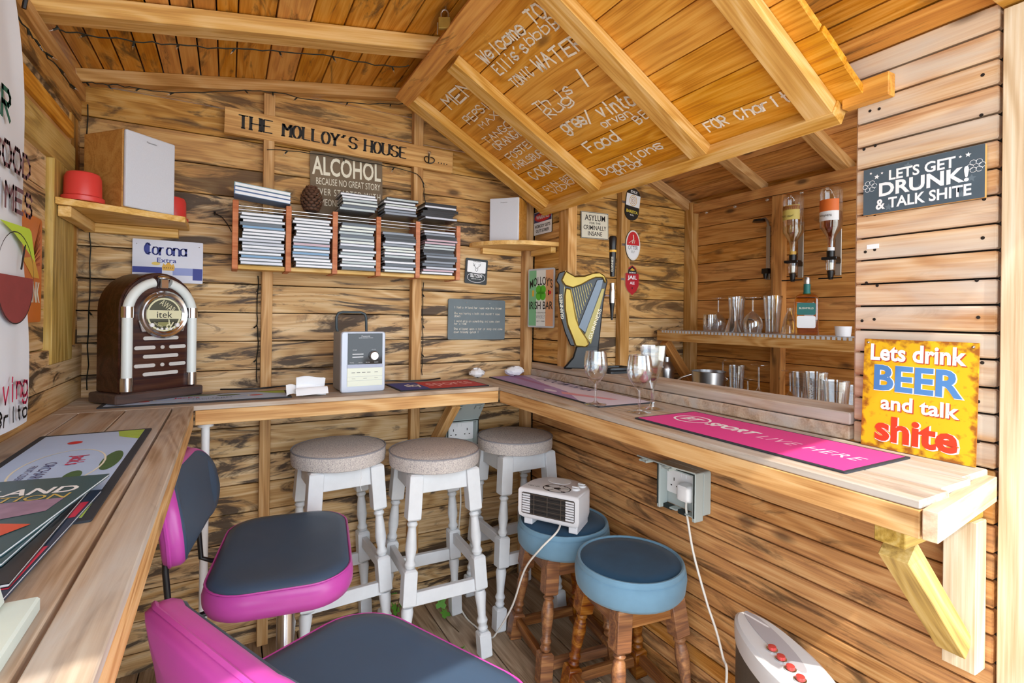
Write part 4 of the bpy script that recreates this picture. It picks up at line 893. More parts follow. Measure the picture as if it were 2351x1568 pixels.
def turned_leg(root, top, foot, prof, mat, name='leg'):
    """prof: list of (t from foot 0..1, half width, square?)"""
    d = Vector(top) - Vector(foot); L = d.length; z = d.normalized(); x = Vector((1, 0, 0)); x = (x - z * x.dot(z)).normalized(); y = z.cross(x)
    M = Matrix(((x.x, y.x, z.x, foot[0]), (x.y, y.y, z.y, foot[1]), (x.z, y.z, z.z, foot[2]), (0, 0, 0, 1)))
    mb = MB(); run = []
    for i, (t, r, sq) in enumerate(prof):
        if sq:
            if run: mb.lathe([(r_, t_ * L) for t_, r_ in run], 12); run = []
            t2 = sq; c_ = r * 0.72
            mb.add([(sx * a_, sy * b2, zz) for zz, a_, b2 in ((t * L, c_, c_), (t * L + .006, r, r), (t2 * L - .006, r, r), (t2 * L, c_, c_)) for sx, sy in ((-1, -1), (1, -1), (1, 1), (-1, 1))],
                   [(3, 2, 1, 0), (12, 13, 14, 15)] + [(j * 4 + q, j * 4 + (q + 1) % 4, j * 4 + 4 + (q + 1) % 4, j * 4 + 4 + q) for j in range(3) for q in range(4)])
        else: run.append((t, r))
    if run: mb.lathe([(r_, t_ * L) for t_, r_ in run], 12)
    return mb.build(name, mat, root, M, 0.0015, 35)
def rail(root, a, b, w, h, mat, name):
    a = Vector(a); b = Vector(b); d = b - a; M = frame((a + b) / 2, d, Z_); L = d.length
    return MB().box(-L / 2, L / 2, -h / 2, h / 2, -w / 2, w / 2).build(name, mat, root, M, 0.002)
def tall_stool(label, x, y, H, r, rz):
    o = thing('bar_stool', label, 'stool', (x, y, 0), rz, 'white bar stools under the counter')
    ft, tp = r * 0.90, r * 0.62; zt = H - 0.062
    pr = [(0.0, .0215, .135), (.135, .013, 0), (.15, .019, 0), (.165, .014, 0), (.19, .020, 0), (.21, .014, 0), (.26, .016, 0), (.33, .021, 0), (.35, .017, 0), (.355, .0225, .535), (.535, .014, 0), (.555, .02, 0), (.575, .014, 0), (.63, .0195, 0), (.70, .016, 0), (.735, .013, 0), (.75, .019, 0), (.765, .013, 0), (.77, .0235, 1.0)]
    cs_ = [(sx, sy) for sx in (-1, 1) for sy in (-1, 1)]
    for sx, sy in cs_: turned_leg(o, (sx * tp, sy * tp, zt), (sx * ft, sy * ft, 0), pr, WPAINT)
    def at(sx, sy, z): k_ = ft + (tp - ft) * z / zt; return (sx * k_, sy * k_, z)
    for s_ in (-1, 1):
        rail(o, at(-1, s_, .255), at(1, s_, .255), .02, .045, WPAINT, 'stretcher'); rail(o, at(s_, -1, .325), at(s_, 1, .325), .02, .04, WPAINT, 'stretcher')
        rail(o, at(-1, s_, zt - .035), at(1, s_, zt - .035), .022, .065, WPAINT, 'apron'); rail(o, at(s_, -1, zt - .035), at(s_, 1, zt - .035), .022, .065, WPAINT, 'apron')
    se = cushion(MB(), circ(0, 0, r, n=40), [(.012, zt), (.002, zt + .004), (0, zt + .022), (.001, H - .014), (.006, H - .010), (.03, H - .004), (.08, H + .002), (r - .001, H + .004)]).build('seat', TWEED, o, None, 0, 50)
    MB().tube([(x_, y_, H - .0115) for x_, y_ in circ(0, 0, r - .001, n=40)], .0026, 6, closed=True).build('piping', PIPE, se, None, 0, 60)
    return o
s1 = tall_stool('white turned-leg bar stool furthest left below the stereo, loose thread hanging from its seat', 0.354, 1.895, .742, .161, R(3))
MB().tube([(.03, -.162, .69), (.032, -.168, .66), (.028, -.167, .64), (.033, -.168, .615)], .0009, 4).build('thread', WHP, s1)
tall_stool('white turned-leg bar stool in the middle, its four legs in full view', 0.668, 1.775, .727, .163, R(-2))
tall_stool('white turned-leg bar stool in the far corner behind the fan heater', 1.062, 1.872, .716, .157, R(0))
def low_stool(label, x, y, rz, H=.475, r=.163):
    o = thing('low_stool', label, 'stool', (x, y, 0), rz, 'blue velvet stools by the serving bar')
    ft, tp = r * .82, r * .55; zt = H - .085
    pr = [(0, .0225, .26), (.26, .014, 0), (.285, .019, 0), (.31, .014, 0), (.34, .02, 0), (.37, .014, 0), (.45, .0175, 0), (.56, .021, 0), (.64, .017, 0), (.66, .013, 0), (.68, .019, 0), (.70, .013, 0), (.705, .0235, 1.0)]
    for sx in (-1, 1):
        for sy in (-1, 1): turned_leg(o, (sx * tp, sy * tp, zt), (sx * ft, sy * ft, 0), pr, STW)
    def at(sx, sy, z): k_ = ft + (tp - ft) * z / zt; return (sx * k_, sy * k_, z)
    for s_ in (-1, 1):
        rail(o, at(-1, s_, .058), at(1, s_, .058), .022, .032, STW, 'stretcher'); rail(o, at(s_, -1, .07), at(s_, 1, .07), .022, .032, STW, 'stretcher')
        rail(o, at(-1, s_, zt - .03), at(1, s_, zt - .03), .02, .06, STW, 'apron'); rail(o, at(s_, -1, zt - .03), at(s_, 1, zt - .03), .02, .06, STW, 'apron')
    cushion(MB(), circ(0, 0, r, n=44), [(.010, zt), (.001, zt + .012), (-.003, zt + .045), (-.001, H - .02), (.004, H - .016), (.002, H - .008), (.006, H - .001), (.011, H - .004)]).build('seat', VELS, o, None, 0, 60)
    MB().tube([(x_, y_, H - .003) for x_, y_ in circ(0, 0, r - .008, n=44)], .0045, 6, closed=True).build('piping', VELS, o, None, 0, 60)
    cushion(MB(), circ(0, 0, r - .0125, n=44), [(0, H - .006), (.002, H - .0035), (.04, H + .001), (r - .014, H + .003)]).build('seat_top', VELT, o, None, 0, 60)
    return o
low_stool('low brown stool with blue velvet seat carrying the white fan heater', 1.066, 1.520, R(-8))
low_stool('low brown stool with empty dark blue velvet seat beside the serving bar', 1.076, 1.182, R(-7))
# upholstered swivel chairs
PINK = pm('pink_vinyl', '#c04aa6', 0.32, noise=0.1, nscale=25); NAVY = pm('navy_vinyl', '#3f546c', 0.42, noise=0.12, nscale=10); BLK = pm('black_steel', '#16171a', 0.35)
def swivel(label, x, y, H, rz, db=0.0):
    o = thing('swivel_chair', label, 'chair', (x, y, 0), rz, 'pink and navy swivel chairs')
    ol = rrect(-.165, .165, -.235, .235, .1, 8)
    ol = [(a_ * (1 + .06 * (b_ / .235) ** 2 * (-1 if a_ > 0 else .5)), b_) for a_, b_ in ol]
    sz = H - .075
    sb_ = cushion(MB(), ol, [(.03, sz), (.010, sz + .006), (.001, sz + .025), (0, sz + .045), (.006, H - .014), (.012, H - .010)]).build('seat', PINK, o, None, 0, 60)
    cushion(MB(), ol, [(.0115, H - .0105), (.016, H - .004), (.04, H + .001), (.07, H - .001), (.10, H - .003), (.14, H - .004), (.2, H - .005), (.24, H - .005)]).build('seat_pad', NAVY, sb_, None, 0, 60)
    MB().tube([(a_ * .966, b_ * .972, H - .010) for a_, b_ in ol], .0024, 5, closed=True).build('seam', PINK, sb_, None, 0, 60)
    bo = rrect(-.205, .205, -.1, .1, .075, 8); bz = H + .138 + db
    def bend(v): s_, t_, n_ = v; return (-.238 + 0.8 * s_ * s_ - .25 * t_ * (1 if t_ > 0 else .4) + n_, s_ * (1 - .12 * (t_ > 0) * t_ / .098), bz + t_)
    bk = cushion(MB(), bo, [(.2, -.03), (.15, -.031), (.10, -.032), (.06, -.032), (.02, -.030), (.006, -.028), (.0, -.018), (-.001, -.008), (.001, .004), (.008, .013), (.012, .015)], 0, bend, True, False).build('backrest', PINK, o, None, 0, 60)
    mb = cushion(MB(), bo, [(.0115, .0148), (.016, .019), (.04, .022), (.07, .021), (.11, .02), (.15, .02), (.2, .02)], 0, bend); mb.build('backrest_pad', NAVY, bk, None, 0, 60)
    MB().tube([bend((a_ * 1.002, b_ * 1.004, -.016)) for a_, b_ in bo], .004, 5, closed=True).build('piping', PINK, bk, None, 0, 60)
    for s_ in (-1, 1):
        pts = [(-.07, s_ * .10, sz - .006), (-.20, s_ * .15, sz - .010), (-.225, s_ * .152, sz + .0), (-.234, s_ * .152, H + .03), (-.236, s_ * .15, bz - .03)]
        MB().tube(pts, .0065, 8).build('support_bar', BLK, o, None, 0, 60)
    MB().box(-.09, .09, -.07, .07, sz - .014, sz - .001).build('seat_plate', BLK, o, None, .002)
    MB().lathe([(.028, .05), (.028, .30), (.022, .305), (.022, sz - .014)], 24).build('gas_column', CHROME, o, None, 0, 40)
    MB().lathe([(.15, 0), (.152, .006), (.135, .014), (.05, .03), (.032, .05)], 40).build('base_disc', CHROME, o, None, 0, 40)
    return o
swivel('pink and navy padded swivel chair further back, backrest tucked under the left counter', .142, 1.462, .600, R(-9))
swivel('pink and navy padded swivel chair nearest the camera, seen from behind its backrest', .215, .785, .622, R(26), -.03)
swivel('padded swivel chair mostly hidden below the near end of the left counter', -.135, 0.80, .47, R(0))

# ================================================================== HEATERS, SOCKETS, CABLES
fh = thing('fan_heater', 'white fan heater with a football print standing on the blue stool', 'heater', M=Matrix.Translation((1.03, 1.50, .4785)) @ Matrix.Rotation(R(-58), 4, 'Z'))
fw_, fd, fz = .225, .18, .105
def dsh(w, d, n=14): return [(-w / 2, -d / 2), (w / 2, -d / 2), (w / 2, -d * .02)] + [(w / 2 * math.cos(R(a_)), -d * .02 + d * .52 * math.sin(R(a_))) for a_ in range(12, 180, 12)] + [(-w / 2, -d * .02)]
ol = dsh(fw_, fd)
HW = pm('heater_white', '#e4e3e6', .35)
cushion(MB(), ol, [(.02, .024), (.004, .034), (0, .05), (0, fz + .016), (.004, fz + .023), (.012, fz + .026)]).build('body', HW, fh, None, 0, 40)
for s_ in (-1, 1): MB().prism([(s_ * .10, -.07), (s_ * .068, -.07), (s_ * .068, .05), (s_ * .092, .05)], 0, .03).build('foot', HW, fh, None, .002)
FF = frame((0, -fd / 2 - .0008, 0), X_, Z_)
MB().prism(rrect(-.098, .098, .044, fz + .012, .006), 0, .0012).build('outlet', pm('outlet_dark', '#2e2a28', .5), fh, FF)
for s_ in (-1, 1): MB().prism(rect(s_ * .096, s_ * .066, .046, fz + .010), .0012, .002).build('outlet_side', HW, fh, FF)
gb = pm('grille_black', '#1d1d20', .5); gw = pm('grille_bronze', '#6d6258', .4, .5)
for i in range(9): MB().tube([(-.097, .048 + i * .0083, .0035), (.097, .048 + i * .0083, .0035)], .0011, 5).build('grille_bar', gb if i % 2 else gw, fh, FF)
for x_ in (-.05, 0, .05): MB().tube([(x_, .046, .0042), (x_, fz + .01, .0042)], .0013, 5).build('grille_post', gw, fh, FF)
FT = frame((0, 0, fz + .0262), X_, Y_)
flat(fh, circ(.012, -.043, .048, .036, 32), WHP, .0003, 'football_print', FT); ring(fh, .012, -.043, .05, .038, .0035, INK, .0005, 32, 'football_outline', FT)
def pent(cx, cy, r, k_=.78, a0=90): return [(cx + r * math.cos(R(a0 + 72 * i)), cy + r * k_ * math.sin(R(a0 + 72 * i))) for i in range(5)]
for cx_, cy_, r_ in ((.014, -.042, .015), (-.026, -.036, .011), (.046, -.066, .009), (.03, -.012, .006), (-.008, -.072, .008)): flat(fh, pent(cx_, cy_, r_), INK, .0006, 'football_patch', FT)
lm2 = MB()
for a_, b2 in (((.014, -.029), (.014, -.01)), ((.028, -.037), (.05, -.03)), ((.022, -.055), (.04, -.062)), ((.005, -.055), (-.004, -.068)), ((-.001, -.038), (-.018, -.036))): lm2.tube([(a_[0], a_[1], .0006), (b2[0], b2[1], .0006)], .0006, 4)
lm2.build('football_seam', INK, fh, FT)
MB().prism(circ(-.012, .036, .044, .032, 28), 0, .0016).build('air_intake', WHP, fh, FT, .0006)
for x_, y_ in ((.072, -.018), (.078, .022)):
    kb = MB().lathe([(.016, 0), (.015, .006), (.0001, .0065)], 20, 0, Matrix.Translation((x_, y_, 0))).build('dial', WHITE, fh, FT, 0, 40); MB().box(x_ - .013, x_ + .013, y_ - .003, y_ + .003, .0065, .0105).build('grip', WHITE, kb, None, .001)
T(fh, 'ADJUST THE', -.07, -.048, .04, .004, pm('grey_print2', '#777777', .6), M=FT, z=.0005, name='lettering'); T(fh, 'HEATER', -.068, -.058, .045, .006, INK, M=FT, z=.0005, bold=.02)
# tower heater at the bottom of the picture
th = thing('tower_heater', 'white floor heater with a row of red dial knobs at the lower right', 'heater', M=frame((1.045, .665, 0), Vector((.40, .92, 0)), Vector((-.92, .40, 0))))
tol = circ(0, 0, .17, .058, 36)
cushion(MB(), tol, [(0, .03), (0, .47)]).build('body', pm('heater_grille', '#5d564c', .5, .3, noise=.4, nscale=300), th, None, 0, 40)
cushion(MB(), [(a_, b2) for a_, b2 in tol], [(-.004, .44), (-.006, .47), (-.004, .482), (.006, .488)]).build('top_panel', pm('heater_shell', '#d9d9da', .3), th, None, 0, 30)
cushion(MB(), tol, [(-.012, 0), (-.012, .03), (0, .036)]).build('base', MATS['heater_shell'], th, None, 0, 40)
MB().prism([(-.02, -.05), (.02, -.05), (.02, -.044), (-.02, -.044)], .04, .46, 0).build('rear_spine', MATS['heater_shell'], th)
MB().prism(circ(.055, -.006, .11, .022, 28), .4882, .4892).build('inset', pm('heater_inset', '#b4b1b6', .35), th)
RB = pm('red_button', '#c4433e', .3)
for i in range(5): 
    x_ = .02 - i * .031; bt_ = MB().lathe([(.0115, .488), (.0115, .491), (.009, .492)], 20, 0, Matrix.Translation((x_, .018, 0))).build('button_ring', CHROME, th, None, 0, 40); MB().lathe([(.009, .4915), (.008, .497), (.0001, .498)], 18, 0, Matrix.Translation((x_, .018, 0))).build('button', RB, bt_, None, 0, 40)
# weatherproof double socket on the partition
SG = pm('socket_grey', '#aeb8b6', .45); GSK = pm('gasket', '#1b2524', .6)
def socket(label, M, wc):
    o = thing('outdoor_socket', label, 'socket', M=M)           # local Z towards the room
    w, h = .15, .13
    MB().prism(rrect(-w / 2, w / 2, -h / 2, h / 2, .008), 0, .03).build('back_box', SG, o, None, .001)
    fr = MB()
    for r_ in (rect(-w / 2, -w / 2 + .012, -h / 2 - .012, h / 2), rect(w / 2 - .012, w / 2, -h / 2 - .012, h / 2), rect(-w / 2 + .012, w / 2 - .012, h / 2 - .012, h / 2)): fr.prism(r_, .031, .066)
    fr.build('hood', SG, o, None, .002)
    for i, (a_, b2) in enumerate(((-.063, -.03), (-.03, -.004), (-.004, .03), (.03, .063))): MB().prism(rect(a_, b2, -h / 2 - .012 + (.008 if i % 2 else 0), -h / 2), .031, .05 + .008 * (i % 2)).build('cable_seal', GSK if i % 2 == 0 else SG, o)
    gs = MB()
    for r_ in (rect(-w / 2 + .002, -w / 2 + .006, -h / 2, h / 2 - .003), rect(w / 2 - .006, w / 2 - .002, -h / 2, h / 2 - .003), rect(-w / 2 + .006, w / 2 - .006, h / 2 - .007, h / 2 - .003)): gs.prism(r_, .0661, .068)
    gs.build('gasket', GSK, o)
    fp_ = MB().prism(rrect(-.062, .062, -.028, .05, .004), .0305, .037).build('faceplate', WHITE, o, None, .001)
    for cx_ in (-.032, .032):
        for x_, y_, a_, b2 in ((0, .016, .0018, .005), (-.011, -.004, .003, .0022), (.011, -.004, .003, .0022)): flat(fp_, rect(cx_ + x_ - a_, cx_ + x_ + a_, y_ - b2, y_ + b2), INK, .0373, 'pin_hole')
    for cx_ in (-.01, .01): MB().prism(rect(cx_ - .006, cx_ + .006, .03, .045), .037, .0395).build('rocker_switch', WHITE, fp_)
    ld = MB(); ld.prism(rrect(-w / 2, w / 2, 0, .10, .008), 0, .004)
    LM = Matrix.Translation((0, h / 2 + .001, .06)) @ Matrix.Rotation(R(wc), 4, 'X')
    lo_ = ld.build('lid', SG, o, LM, .001)
    for cx_ in (-.045, .045): MB().tube([(cx_ - .012, .07, .004), (cx_ - .012, .095, .012), (cx_ + .012, .095, .012), (cx_ + .012, .07, .004)], .004, 6).build('latch', SG, lo_)
    return o
sr = socket('grey outdoor socket with plug and cable on the boards below the serving bar', onpart(1.105, .69, 1.2485), 72)
pg = thing('plug', 'white plug in the grey socket below the serving bar with cable trailing down', 'plug', M=onpart(1.105, .69, 1.2485) @ Matrix.Translation((.032, -.004, .0372)))
cushion(MB(), rrect(-.025, .025, -.026, .026, .012, 4), [(0, .0008), (0, .022), (.004, .034), (.012, .037)]).build('body', WHITE, pg, None, 0, 50)
pw_ = [on(u, v, 0, 1.2) for u, v in ((1573, 1138), (1574, 1160), (1580, 1200), (1590, 1260), (1605, 1320), (1625, 1390), (1645, 1450), (1660, 1510))] 
pw_[0] = WMX[pg.name] @ Vector((0, -.026, .015)); pw_[1] = pw_[0] + Vector((-.002, 0, -.02)); last = pw_[-1]
pw_ += [Vector((last.x - .01, last.y - .02, .25)), Vector((1.18, .92, .12)), Vector((1.17, .89, .012)), Vector((1.14, .87, .006))]
def spline(pts, n=6):
    out = []; P = [pts[0]] + list(pts) + [pts[-1]]
    for i in range(1, len(P) - 2):
        for k_ in range(n):
            t = k_ / n; a_, b2, c_, d_ = P[i - 1], P[i], P[i + 1], P[i + 2]
            out.append(0.5 * ((2 * b2) + (c_ - a_) * t + (2 * a_ - 5 * b2 + 4 * c_ - d_) * t * t + (3 * b2 - a_ - 3 * c_ + d_) * t ** 3))
    return out + [pts[-1]]
WC = pm('cable_white', '#e2ded6', .5)
MB().tube(spline([Vector(p) for p in pw_]), .0034, 8).build('cable', WC, pg, None, 0, 60, world=True)
s2_ = socket('grey outdoor socket under the back counter behind the stools', frame((.888, 2.086, .692), X_, Z_), 40)
jb = thing('junction_box', 'small round white junction box under the bar in the far corner', 'junction box', M=onpart(1.93, .80, 1.249))
MB().lathe([(.03, 0), (.03, .022), (.027, .026), (.0001, .026)], 24).build('box', WHITE, jb, None, 0, 40); MB().lathe([(.006, .026), (.006, .028), (.0001, .028)], 12).build('screw_cap', BLACK, jb)
cbl = [Vector((1.0, 1.44, .50)), Vector((.955, 1.40, .492)), Vector((.905, 1.42, .44)), Vector((.895, 1.50, .34)), Vector((.895, 1.58, .18)), Vector((.88, 1.66, .05)), Vector((.868, 1.70, .006)), Vector((.852, 1.78, .005)), Vector((.842, 1.88, .006)), Vector((.84, 1.96, .06)), Vector((.862, 2.0, .25)), Vector((.875, 2.005, .42)), Vector((.868, 2.02, .55)), Vector((.866, 2.03, .64))]
tag(MB().tube(spline(cbl), .0034, 8).build('heater_cable', WC, None, None, 0, 60), 'white flex looping from the fan heater down to the floor', 'cable')

# ================================================================== BEHIND THE BAR
KH = 0.0018
tp = thing('beer_tap', 'tall dark harp shaped stout tap with gold front on the bar ledge', 'beer tap', M=frame((1.268, 1.697, .9925), Vector((.80, -.60, 0)), Z_) @ Matrix.Diagonal((1.06, 1.03, 1, 1)))
zk = KH / 5.6
def zq(*pts): return [((a_ - 430) * zk, (1385 - b2) * zk) for a_, b2 in pts]
TBLK = pm('tap_black', '#10191f', .3); TGOLD = pm('tap_gold', '#9a8442', .33, .8, noise=.2, nscale=20); TSIL = pm('tap_silver', '#66707a', .4, .6); TRIM = pm('tap_trim', '#b8a768', .4, .7)
MB().prism(zq((118, 300), (150, 195), (235, 170), (340, 235), (460, 230), (600, 188), (690, 220), (735, 300), (715, 400), (690, 560), (640, 1120), (500, 1125), (300, 1105), (230, 940), (180, 760), (150, 560), (150, 350)), -.016, 0).build('back_plate', TBLK, tp, None, .004)
MB().prism(zq((235, 385), (300, 400), (335, 560), (370, 760), (410, 870), (500, 1010), (530, 1085), (485, 1122), (362, 1112), (330, 1020), (262, 850), (228, 650), (222, 480)), .0005, .012).build('pillar', TGOLD, tp, None, .005)
MB().prism(zq((235, 178), (185, 295), (232, 362), (325, 388), (420, 352), (520, 292), (590, 262), (670, 262), (700, 330), (722, 320), (700, 240), (640, 196), (560, 204), (460, 242), (350, 246)), .0005, .016).build('neck', TGOLD, tp, None, .005)
MB().prism(zq((605, 285), (690, 275), (668, 385), (480, 950), (388, 872)), .0005, .010).build('sound_board', TSIL, tp, None, .003)
MB().prism(zq((702, 390), (545, 1085), (466, 968), (662, 396)), .0005, .007).build('side_board', pm('tap_cream_gold', '#a2965c', .45, .4), tp, None, .002)
for i in range(10):
    a_ = zq((300 + i * 26, 398 - i * 8))[0]; b2 = zq((385 + i * 18.5, 800 - i * 47))[0]
    MB().tube([(a_[0], a_[1], .004), (b2[0], b2[1], .004)], .0011, 5).build('string', TRIM, tp)
MB().tube([(x_, y_, .001) for x_, y_ in zq((235, 170), (182, 292), (222, 372), (215, 480), (228, 660), (262, 855), (345, 1060), (358, 1112))], .0016, 5).build('trim_line', TRIM, tp)
MB().prism(zq((370, 1105), (645, 1090), (625, 1395), (210, 1395), (330, 1250)), -.042, .0).build('base', TBLK, tp, None, .006)
MB().prism(zq((640, 500), (705, 400), (640, 1125), (600, 1395), (470, 1395), (480, 1110)), -.032, -.0165).build('spine', pm('tap_blue', '#1d3340', .3), tp, None, .003)
T(tp, 'GUINNESS', *zq((188, 620))[0], .1, .012, CREAM, rot=R(95), bold=.01); T(tp, 'GUINNESS', *zq((590, 830))[0], .125, .013, CREAM, rot=R(72), z=.0075, bold=.01)
hx = (1392 - 1327) * KH; hz = lambda v: (847 - v) * KH
MB().lathe([(.004, hz(722)), (.009, hz(690)), (.011, hz(684)), (.0115, hz(670)), (.011, hz(668))], 14, 0, Matrix.Translation((hx, 0, -.03)) @ Matrix.Rotation(R(-90), 4, 'X') @ Matrix.Rotation(R(90), 4, 'X')).build('spout', BLACK, tp, None, 0, 40)
MB().lathe([(.011, hz(684)), (.0125, hz(672)), (.012, hz(655)), (.0095, hz(650)), (.011, hz(640))], 14, 0, Matrix.Translation((hx, 0, -.03))).tube([(hx, hz(684) - .0, -.03), (hx - .02, hz(684), -.03)], .004, 6).build('valve', CHROME, tp, Matrix.Rotation(R(-0), 4, 'X'), 0, 40)
# tap frame has Y up, so stand the lathed pieces upright
for n_ in ('spout', 'valve'):
    for o in [c for c in tp.children if c.name.startswith(n_)]:
        for v in o.data.vertices:
            x_, y_, z_ = v.co
            if n_ == 'valve' and abs(z_ + .03) < .0051 and y_ > .1: continue
            v.co = (x_, z_, -.03 + y_)
hd = MB().tube([(hx, hz(642), -.03), (hx, hz(600), -.03), (hx, hz(575), -.03), (hx, hz(556), -.03), (hx, hz(552), -.03)], [.009, .0125, .0135, .0155, .012], 14).build('handle', BLACK, tp, None, 0, 50)
MB().tube([(hx, hz(588), -.03), (hx, hz(583), -.03)], .0142, 14).build('band', GOLD, hd)
T(hd, 'GUINNESS', hx - .002, hz(615), .06, .008, CREAM, rot=R(90), z=-.0155)
MB().tube([(hx, hz(684), -.03), (hx - .045, hz(684), -.032)], .005, 8).build('stub_pipe', CHROME, tp)
dt = thing('drip_tray', 'black plastic drip tray beside the harp tap on the ledge', 'tray', (1.302, 1.525, .9925), R(0))
MB().prism(rrect(-.055, .055, -.04, .04, .015), 0, .008).build('base', TBLK, dt); 
MB().tube([(a_, b2, .016) for a_, b2 in rrect(-.053, .053, -.038, .038, .015)], .008, 6, closed=True).build('rim', TBLK, dt, None, 0, 60)

# wall shelf behind the bar
ws = thing('bar_shelf', 'wooden shelf on the far wall carrying glasses and a whisky bottle', 'shelf', (2.2, 1.4, 1.1))
for x0, x1 in ((2.05, 2.165), (2.167, 2.28)): plank(ws, ((x0 + x1) / 2, .67, 1.138), ((x0 + x1) / 2, 2.028, 1.138), Z_, x1 - x0, .016, FARW, 'plank', .001)
beam(ws, 2.035, 2.05, .67, 2.045, 1.085, 1.139, FASC, 'fascia'); beam(ws, 2.05, 2.285, 1.985, 2.027, 1.085, 1.121, FARW, 'arm')
plank(ws, (2.07, 2.0, 1.08), (2.28, 2.0, .83), -Y_, .045, .04, FARW, 'brace')
lin = thing('shelf_liner', 'white lace edged paper liner along the bar shelf', 'liner', (2.16, 1.4, 1.1385))
LIN = pm('liner_white', '#c9cdd2', .8, noise=.3, nscale=90)
MB().box(2.052, 2.27, .68, 2.02, 1.1386, 1.1396).build('sheet', LIN, lin, None, 0, world=True)
fr_ = MB()
for i in range(66): y_ = .69 + i * .0201; fr_.box(2.0335, 2.0345, y_, y_ + .012, 1.128, 1.1396)
fr_.box(2.0335, 2.053, .68, 2.02, 1.1396, 1.1402); tag(fr_.build('lace_edge', LIN, lin, None, 0, world=True), kind='stuff')
ls = thing('bar_shelf', 'low wooden shelf behind the bar ledge under the upturned glasses', 'shelf', (2.2, 1.4, .78))
for x0, x1 in ((2.03, 2.155), (2.157, 2.285)): plank(ls, ((x0 + x1) / 2, .67, .80), ((x0 + x1) / 2, 2.028, .80), Z_, x1 - x0, .018, FARW, 'plank', .001)
beam(ls, 2.016, 2.03, .67, 2.04, .75, .80, FARW, 'fascia')
for y_ in (.9, 1.45, 1.98): beam(ls, 2.18, 2.22, y_ - .02, y_ + .02, 0, .781, FARW, 'leg')

GEDGE = GLASS
def wine(mb, H, r, stem=.45, base=.034, up=True):
    """stemmed glass, foot at 0"""
    zs = H * stem; pr = [(base, 0), (base, .002), (.010, .006), (.0042, .012), (.0036, zs * .55), (.0045, zs - .006), (r * .45, zs + .006), (r * .85, zs + (H - zs) * .28), (r, zs + (H - zs) * .52), (r * .93, zs + (H - zs) * .8), (r * .84, H)]
    inn = [(r * .84 - .0012, H), (r * .93 - .0014, zs + (H - zs) * .8), (r - .0015, zs + (H - zs) * .52), (r * .85 - .0018, zs + (H - zs) * .28), (r * .4, zs + .012), (.0005, zs + .008)]
    return mb.lathe(pr + inn, 28)
def tumbler(mb, H, r0, r1, mid=None):
    pr = [(r0 * .96, 0), (r0, .003)] + ([(mid[0], H * mid[1])] if mid else []) + [(r1, H), (r1 - .0013, H)] + ([(mid[0] - .0015, H * mid[1])] if mid else []) + [(r0 - .002, .008), (.0005, .007)]
    return mb.lathe(pr, 28)
def put(name, label, cat, mb, loc, flip=None, group=None, mat=None, rz=0):
    M = Matrix.Translation(loc) @ Matrix.Rotation(rz, 4, 'Z')
    if flip: M = Matrix.Translation((loc[0], loc[1], loc[2] + flip)) @ Matrix.Rotation(math.pi, 4, 'X')
    return tag(mb.build(name, mat or GLASS, None, M, 0, 40), label, cat, group)
WINE = pm('wine_dregs', '#5e1236', .1)
def dregs(o, z, r):
    MB().lathe([(r * .4, z), (r, z + .008), (.0005, z + .0085)], 20).build('dregs', WINE, o, None, 0, 40)
g1 = thing('wine_glass', 'empty wine glass standing on the lilac bar mat', 'glass', (.994, 1.254, ZM + .0004), 0, 'used glasses on the bar'); wine(MB(), .165, .037, .42).build('glass', GLASS, g1, None, 0, 40)
g2 = thing('wine_glass', 'wine glass with red dregs standing on bare wood at the pink mat', 'glass', (1.041, 1.112, ZB + .0004), 0, 'used glasses on the bar'); wine(MB(), .165, .037, .42).build('glass', GLASS, g2, None, 0, 40); dregs(g2, .0795, .0225)
g3 = thing('cut_glass', 'tall cut crystal glass with red dregs behind the two wine glasses', 'glass', (1.12, 1.14, ZB + .0004), 0, 'used glasses on the bar')
MB().lathe([(.035, 0), (.035, .002), (.010, .007), (.006, .02), (.0055, .06), (.009, .074), (.02, .10), (.031, .125), (.036, .16), (.039, .19), (.0375, .19), (.034, .16), (.029, .127), (.015, .1), (.0005, .085)], 10).build('glass', GLASS, g3, None, 0, 10); dregs(g3, .084, .011)
PG = 'glasses on the bar shelf'; ZS = 1.1406
MB_ = MB
put('cut_tumbler', 'squat patterned tumbler furthest left on the bar shelf', 'glass', MB().lathe([(.028, 0), (.033, .006), (.037, .05), (.034, .085), (.032, .085), (.034, .05), (.03, .01), (.0005, .009)], 9), (2.12, 1.765, ZS), None, PG)
put('wine_glass', 'upturned wine glass between tumbler and tall glasses on the bar shelf', 'glass', wine(MB(), .17, .04, .45), (2.19, 1.775, ZS), .17, PG)
put('carafe_glass', 'upturned stemless tulip glass on the bar shelf', 'glass', MB().lathe([(.0005, 0), (.012, .0), (.016, .02), (.022, .06), (.036, .11), (.042, .12), (.0405, .12), (.03, .1), (.02, .06), (.0005, .01)], 24), (2.10, 1.615, ZS), .121, PG)
put('beer_glass', 'straight tall beer glass behind the upturned tulip glass', 'glass', tumbler(MB(), .175, .03, .04), (2.2, 1.675, ZS), None, PG)
put('goblet', 'upturned round goblet in the middle of the bar shelf', 'glass', wine(MB(), .165, .044, .42), (2.13, 1.535, ZS), .165, PG)
put('beer_glass', 'straight tall beer glass just left of the shelf post', 'glass', tumbler(MB(), .175, .03, .042), (2.225, 1.50, ZS), None, PG)
put('conical_glass', 'small conical glass leaning close to the whisky bottle', 'glass', MB().lathe([(.036, 0), (.037, .004), (.024, .07), (.011, .1), (.012, .115), (.010, .115), (.0085, .1), (.02, .07), (.033, .008), (.0005, .006)], 24), (2.16, 1.374, ZS), None, PG)
wh = thing('whisky_bottle', 'whisky bottle with teal label on the bar shelf', 'bottle', (2.14, 1.288, ZS), R(-62))
